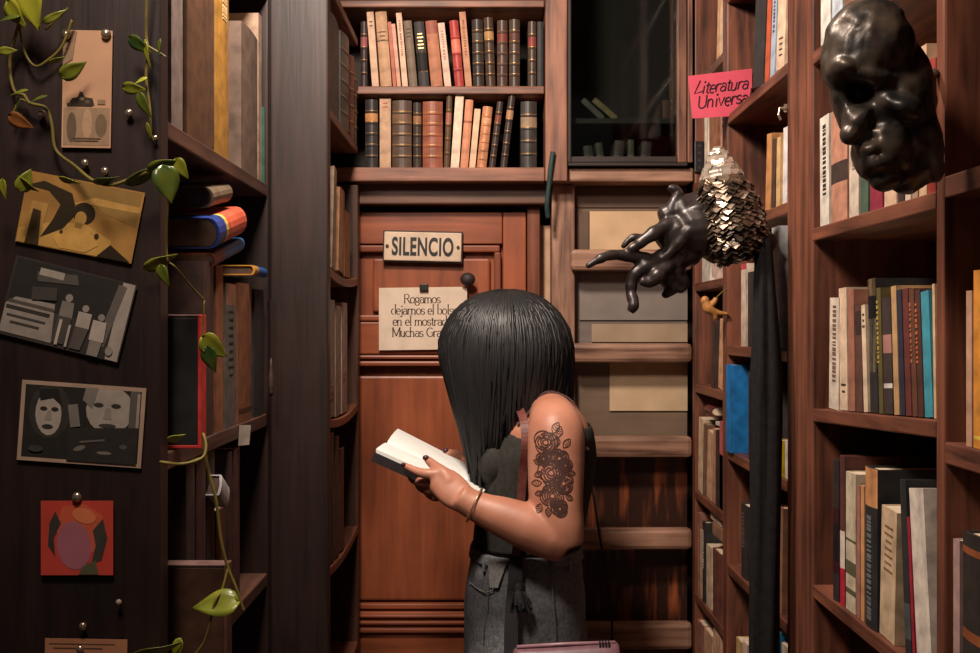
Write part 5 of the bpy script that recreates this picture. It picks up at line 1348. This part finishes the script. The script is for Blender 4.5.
# hair: one shell of fine locks from the crown, hanging to a bob that is longest in front
M_HAIR, nt, pb = newmat('black_hair')
pb.inputs['Base Color'].default_value = (.019, .018, .018, 1); pb.inputs['Roughness'].default_value = .42; pb.inputs['Specular IOR Level'].default_value = .42
HH = W(507, 352)
def lerp(a, b, t): return a + (b - a) * t
def hairpt(phi, t, lift=0.0, endj=0.0):
    cp, sp = math.cos(phi), math.sin(phi)
    rx = 66 * KW if cp < 0 else 64 * KW
    ry = .118; rz = 61.5 * KW
    fr = max(0, -cp) ** 2.0; bk = max(0, cp) ** 1.5; sd_ = 1 - min(1, fr + bk)
    ze = fr * (116 * KW) + bk * (45 * KW) + sd_ * ((86 if sp < 0 else 80) * KW) + 22 * KW * max(0, -sp) * max(0, -cp) * 2 + endj
    # inner offset of the tips relative to the head axis
    sx_ = fr * .40 + bk * .97 + sd_ * .80
    tb = .5
    if t < tb:
        th = (t / tb) * PI * .5
        x, y, z = rx * math.sin(th) * cp, ry * math.sin(th) * sp, rz * math.cos(th)
    else:
        k = (t - tb) / (1 - tb)
        q = k * k * (3 - 2 * k) if fr < .5 else k ** 1.15
        s = lerp(1, sx_, q)
        x, y, z = rx * cp * s, ry * sp * lerp(1, .80, q), -ze * k
        x += (1 - abs(cp)) * -.015 * k
    n_ = Vector((cp, sp, .4 * (1 - min(1, t / tb)))).normalized()
    return HH + Vector((x, y, z)) + n_ * lift
def lockn(phi, t): return .0022 * noise.noise(Vector((math.cos(phi) * 9, math.sin(phi) * 9, t * 1.2))) + .0012 * noise.noise(Vector((math.cos(phi) * 34, math.sin(phi) * 34, t * .8))) + .0008 * noise.noise(Vector((math.cos(phi) * 80, math.sin(phi) * 80, t)))
b = MB(); NP, NT = 420, 34; vs = []
ej = [random.gauss(0, .006) for _ in range(NP)]
for i in range(NP):
    phi = 2 * PI * i / NP
    for j in range(NT + 1):
        t = .015 + .985 * j / NT
        vs.append(hairpt(phi, t, lockn(phi, t) * min(1, t * 4), ej[i] * t))
fs = [(i * (NT + 1) + j, i * (NT + 1) + j + 1, ((i + 1) % NP) * (NT + 1) + j + 1, ((i + 1) % NP) * (NT + 1) + j) for i in range(NP) for j in range(NT)]
vs.append(hairpt(0, 0)); fs += [(NP * (NT + 1), i * (NT + 1), ((i + 1) % NP) * (NT + 1)) for i in range(NP)]
b.add(vs, fs)
# loose fine strands over the shell and around its lower edge
for k in range(800):
    phi = random.uniform(0, 2 * PI); t0 = random.choice([.03, .06, .1]); t1 = random.uniform(.9, 1.04)
    l0 = random.uniform(.0, .003); tw = random.uniform(-.12, .12); dz = random.gauss(.006, .012)
    n = 9; pts = [hairpt(phi + tw * (q / n) ** 2, t0 + (min(t1, 1.0) - t0) * q / n, l0 + .0012 + .004 * math.sin(q * .7 + k) * (q / n), dz * q / n) for q in range(n + 1)]
    b.tube(pts, [.00075 * min(1, .1 + q * .5) * (1 - .7 * q / n) for q in range(n + 1)], 4)
hr = b.build('hair', M_HAIR, person, smooth=True); hr['label'] = 'glossy black bobbed hair hanging over the face'
sd = hr.modifiers.new('s', 'SOLIDIFY'); sd.thickness = .004; sd.offset = -1

# ------------------------------------------------------------------ the open book
SP0, SP1 = P(386, 444.5, 2.19), P(486, 491, 2.19)        # spine line, top and bottom
A0, A1 = P(376, 449, 2.10), P(480, 496, 2.10)          # near fore edge
C0_, C1_ = P(398, 428.5, 2.33), P(488, 474.5, 2.33)    # far fore edge
bk = thing('open_book', 'open white-paged book with dark cover held by the person reading', 'book', (SP0 + SP1) / 2)
b = MB()
hv_ = (SP1 - SP0).normalized()
def board(b, s0, s1, e0, e1, th, ov=.0):
    n_ = (e0 - s0).cross(s1 - s0).normalized()
    if n_.z > 0: n_ = -n_
    o0, o1 = s0 - hv_ * ov, s1 + hv_ * ov; f0, f1 = e0 - hv_ * ov, e1 + hv_ * ov
    b.hexa([o0, o1, f1, f0, o0 + n_ * th, o1 + n_ * th, f1 + n_ * th, f0 + n_ * th])
dz = Vector((0, 0, -.0125))
nearo = (A0 - SP0).normalized() * .003; faro = (C0_ - SP0).normalized() * .003
board(b, SP0 + dz, SP1 + dz, A0 + nearo + dz * .55, A1 + nearo + dz * .55, .018, .002)  # thick dark slab: cover board, also painting in the page block's shaded side
board(b, SP0 + dz, SP1 + dz, C0_ + faro + dz * .75, C1_ + faro + dz * .75, .0025, .002)
b.tube([SP0 + dz - hv_ * .002, SP1 + dz + hv_ * .002], .006, 10)
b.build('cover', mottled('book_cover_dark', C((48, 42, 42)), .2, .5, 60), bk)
M_WHITE = mottled('open_pages', C((238, 236, 230)), .05, .8, 30)
def pages(nm, s0, s1, e0, e1, hump):
    b = MB(); n = 12; R = []
    up_ = (e0 - s0).cross(s1 - s0).normalized()
    if up_.z < 0: up_ = -up_
    for i in range(n + 1):
        t = i / n; d = hump * (math.sin(PI * min(1, t * 1.25) ** .6) if t < .8 else 0) if False else hump * 4 * (t ** .55) * (1 - t ** .55)
        a0, a1 = s0.lerp(e0, t), s1.lerp(e1, t); lo_ = dz * .72
        R.append([a0 + up_ * d, a1 + up_ * d, a1 + lo_, a0 + lo_])
    b.rings(R); return b.build(nm, M_WHITE, bk)
pages('near_pages', SP0, SP1, A0, A1, .006); pages('far_pages', SP0, SP1, C0_, C1_, .010)

# ------------------------------------------------------------------ shoulder bag
bag = thing('shoulder_bag', 'mauve bag at the bottom edge of the picture beside the denim shorts', 'bag', P(567, 668, 2.0))
YG = 2.0; R = []
M_BAG = mottled('mauve_leather', C((126, 88, 96)), .25, .4, 50, .5)
for (py, hx, hy) in ((645, 50, .012), (648, 53, .02), (655, 54, .03), (690, 56, .042), (740, 56, .045), (752, 52, .03)):
    R.append(ering(P(566, py, YG), Vector((1, 0, .06)).normalized(), EY, hx * YG / F, hy, 28, 5))
b = MB(); b.rings(R); b.build('bag_body', M_BAG, bag, smooth=True)
MB().tube([P(517, 647, YG - .006), P(566, 644, YG - .010), P(615, 642.5, YG - .006)], .0035, 8).build('zip_piping', mottled('mauve_pale', C((170, 126, 134)), .2, .35, 50, .5), bag, smooth=True)
for k in range(4):
    q = P(600 + k * 3, 644, YG - .016); MB().box(q.x - .0012, q.x + .0012, q.y - .002, q.y + .012, q.z - .012, q.z + .004).build('zip_tooth', M_BLK, bag)
def frontpt(px, py, lift=.004):
    p = W(px, py, -.5); h = bvh.ray_cast(Vector((p.x, 1.7, p.z)), Vector((0, 1, 0)))
    return h
strap([P(514, 402, 2.20), P(519, 408, 2.155), P(524, 422, 2.09), P(525.5, 445, 2.07), P(523, 470, 2.085), P(521, 500, 2.095), P(518, 530, 2.092), P(516, 556, 2.085)], .016, .003, M_LEA, 'strap', bag, (0, -1, 0))
strap([P(516, 556, 2.088), P(515, 580, 2.060), P(512, 610, 2.045), P(511, 650, 2.03), P(514, 668, 2.02)], .026, .004, M_BLK, 'strap_lower', bag, (0, -1, 0))
b = MB()
rnd = random.Random(5)
b.ell(P(519, 588, 2.04), (.012, .012, .014))
for k in range(46):
    a = rnd.uniform(0, 6.28); q = rnd.uniform(.2, 1)
    e = P(521 + 11 * q * math.cos(a), 606 + rnd.uniform(-2, 8), 2.035 + .02 * math.sin(a))
    b.tube(catmull([P(519, 586, 2.038), P(519 + 6 * q * math.cos(a), 594, 2.035 + .012 * math.sin(a)), e], 3), .0018, 5)
b.build('tassel', M_BLK, bag)

# ------------------------------------------------------------------ light and camera
def area(name, loc, tgt, size, power, col):
    l = bpy.data.lights.new(name, 'AREA'); l.shape = 'DISK'; l.size = size; l.energy = power; l.color = col
    o = bpy.data.objects.new(name, l); COL.objects.link(o); o.location = loc
    o.rotation_euler = (Vector(tgt) - Vector(loc)).to_track_quat('-Z', 'Y').to_euler(); return o
area('ceiling_lamp', (-.24, 1.54, 2.50), (.05, 2.3, 1.4), .20, 25, (1, .86, .74))
area('ceiling_lamp_front', (-.40, .70, 2.5), (.3, 1.6, 1.4), .30, 15, (1, .86, .75))
w = bpy.data.worlds.new('room_air'); S.world = w; w.use_nodes = True
w.node_tree.nodes['Background'].inputs[0].default_value = (1, .92, .86, 1); w.node_tree.nodes['Background'].inputs[1].default_value = .06
cam = bpy.data.cameras.new('camera'); co_ = bpy.data.objects.new('camera', cam); COL.objects.link(co_)
co_.location = (0, 0, CZ); co_.rotation_euler = (PI / 2, 0, 0); cam.sensor_width = 36; cam.lens = F / 980 * 36; cam.clip_start = .05
S.camera = co_
S.view_settings.view_transform = 'Standard'; S.view_settings.look = 'None'; S.view_settings.exposure = 0.0; S.view_settings.gamma = 1
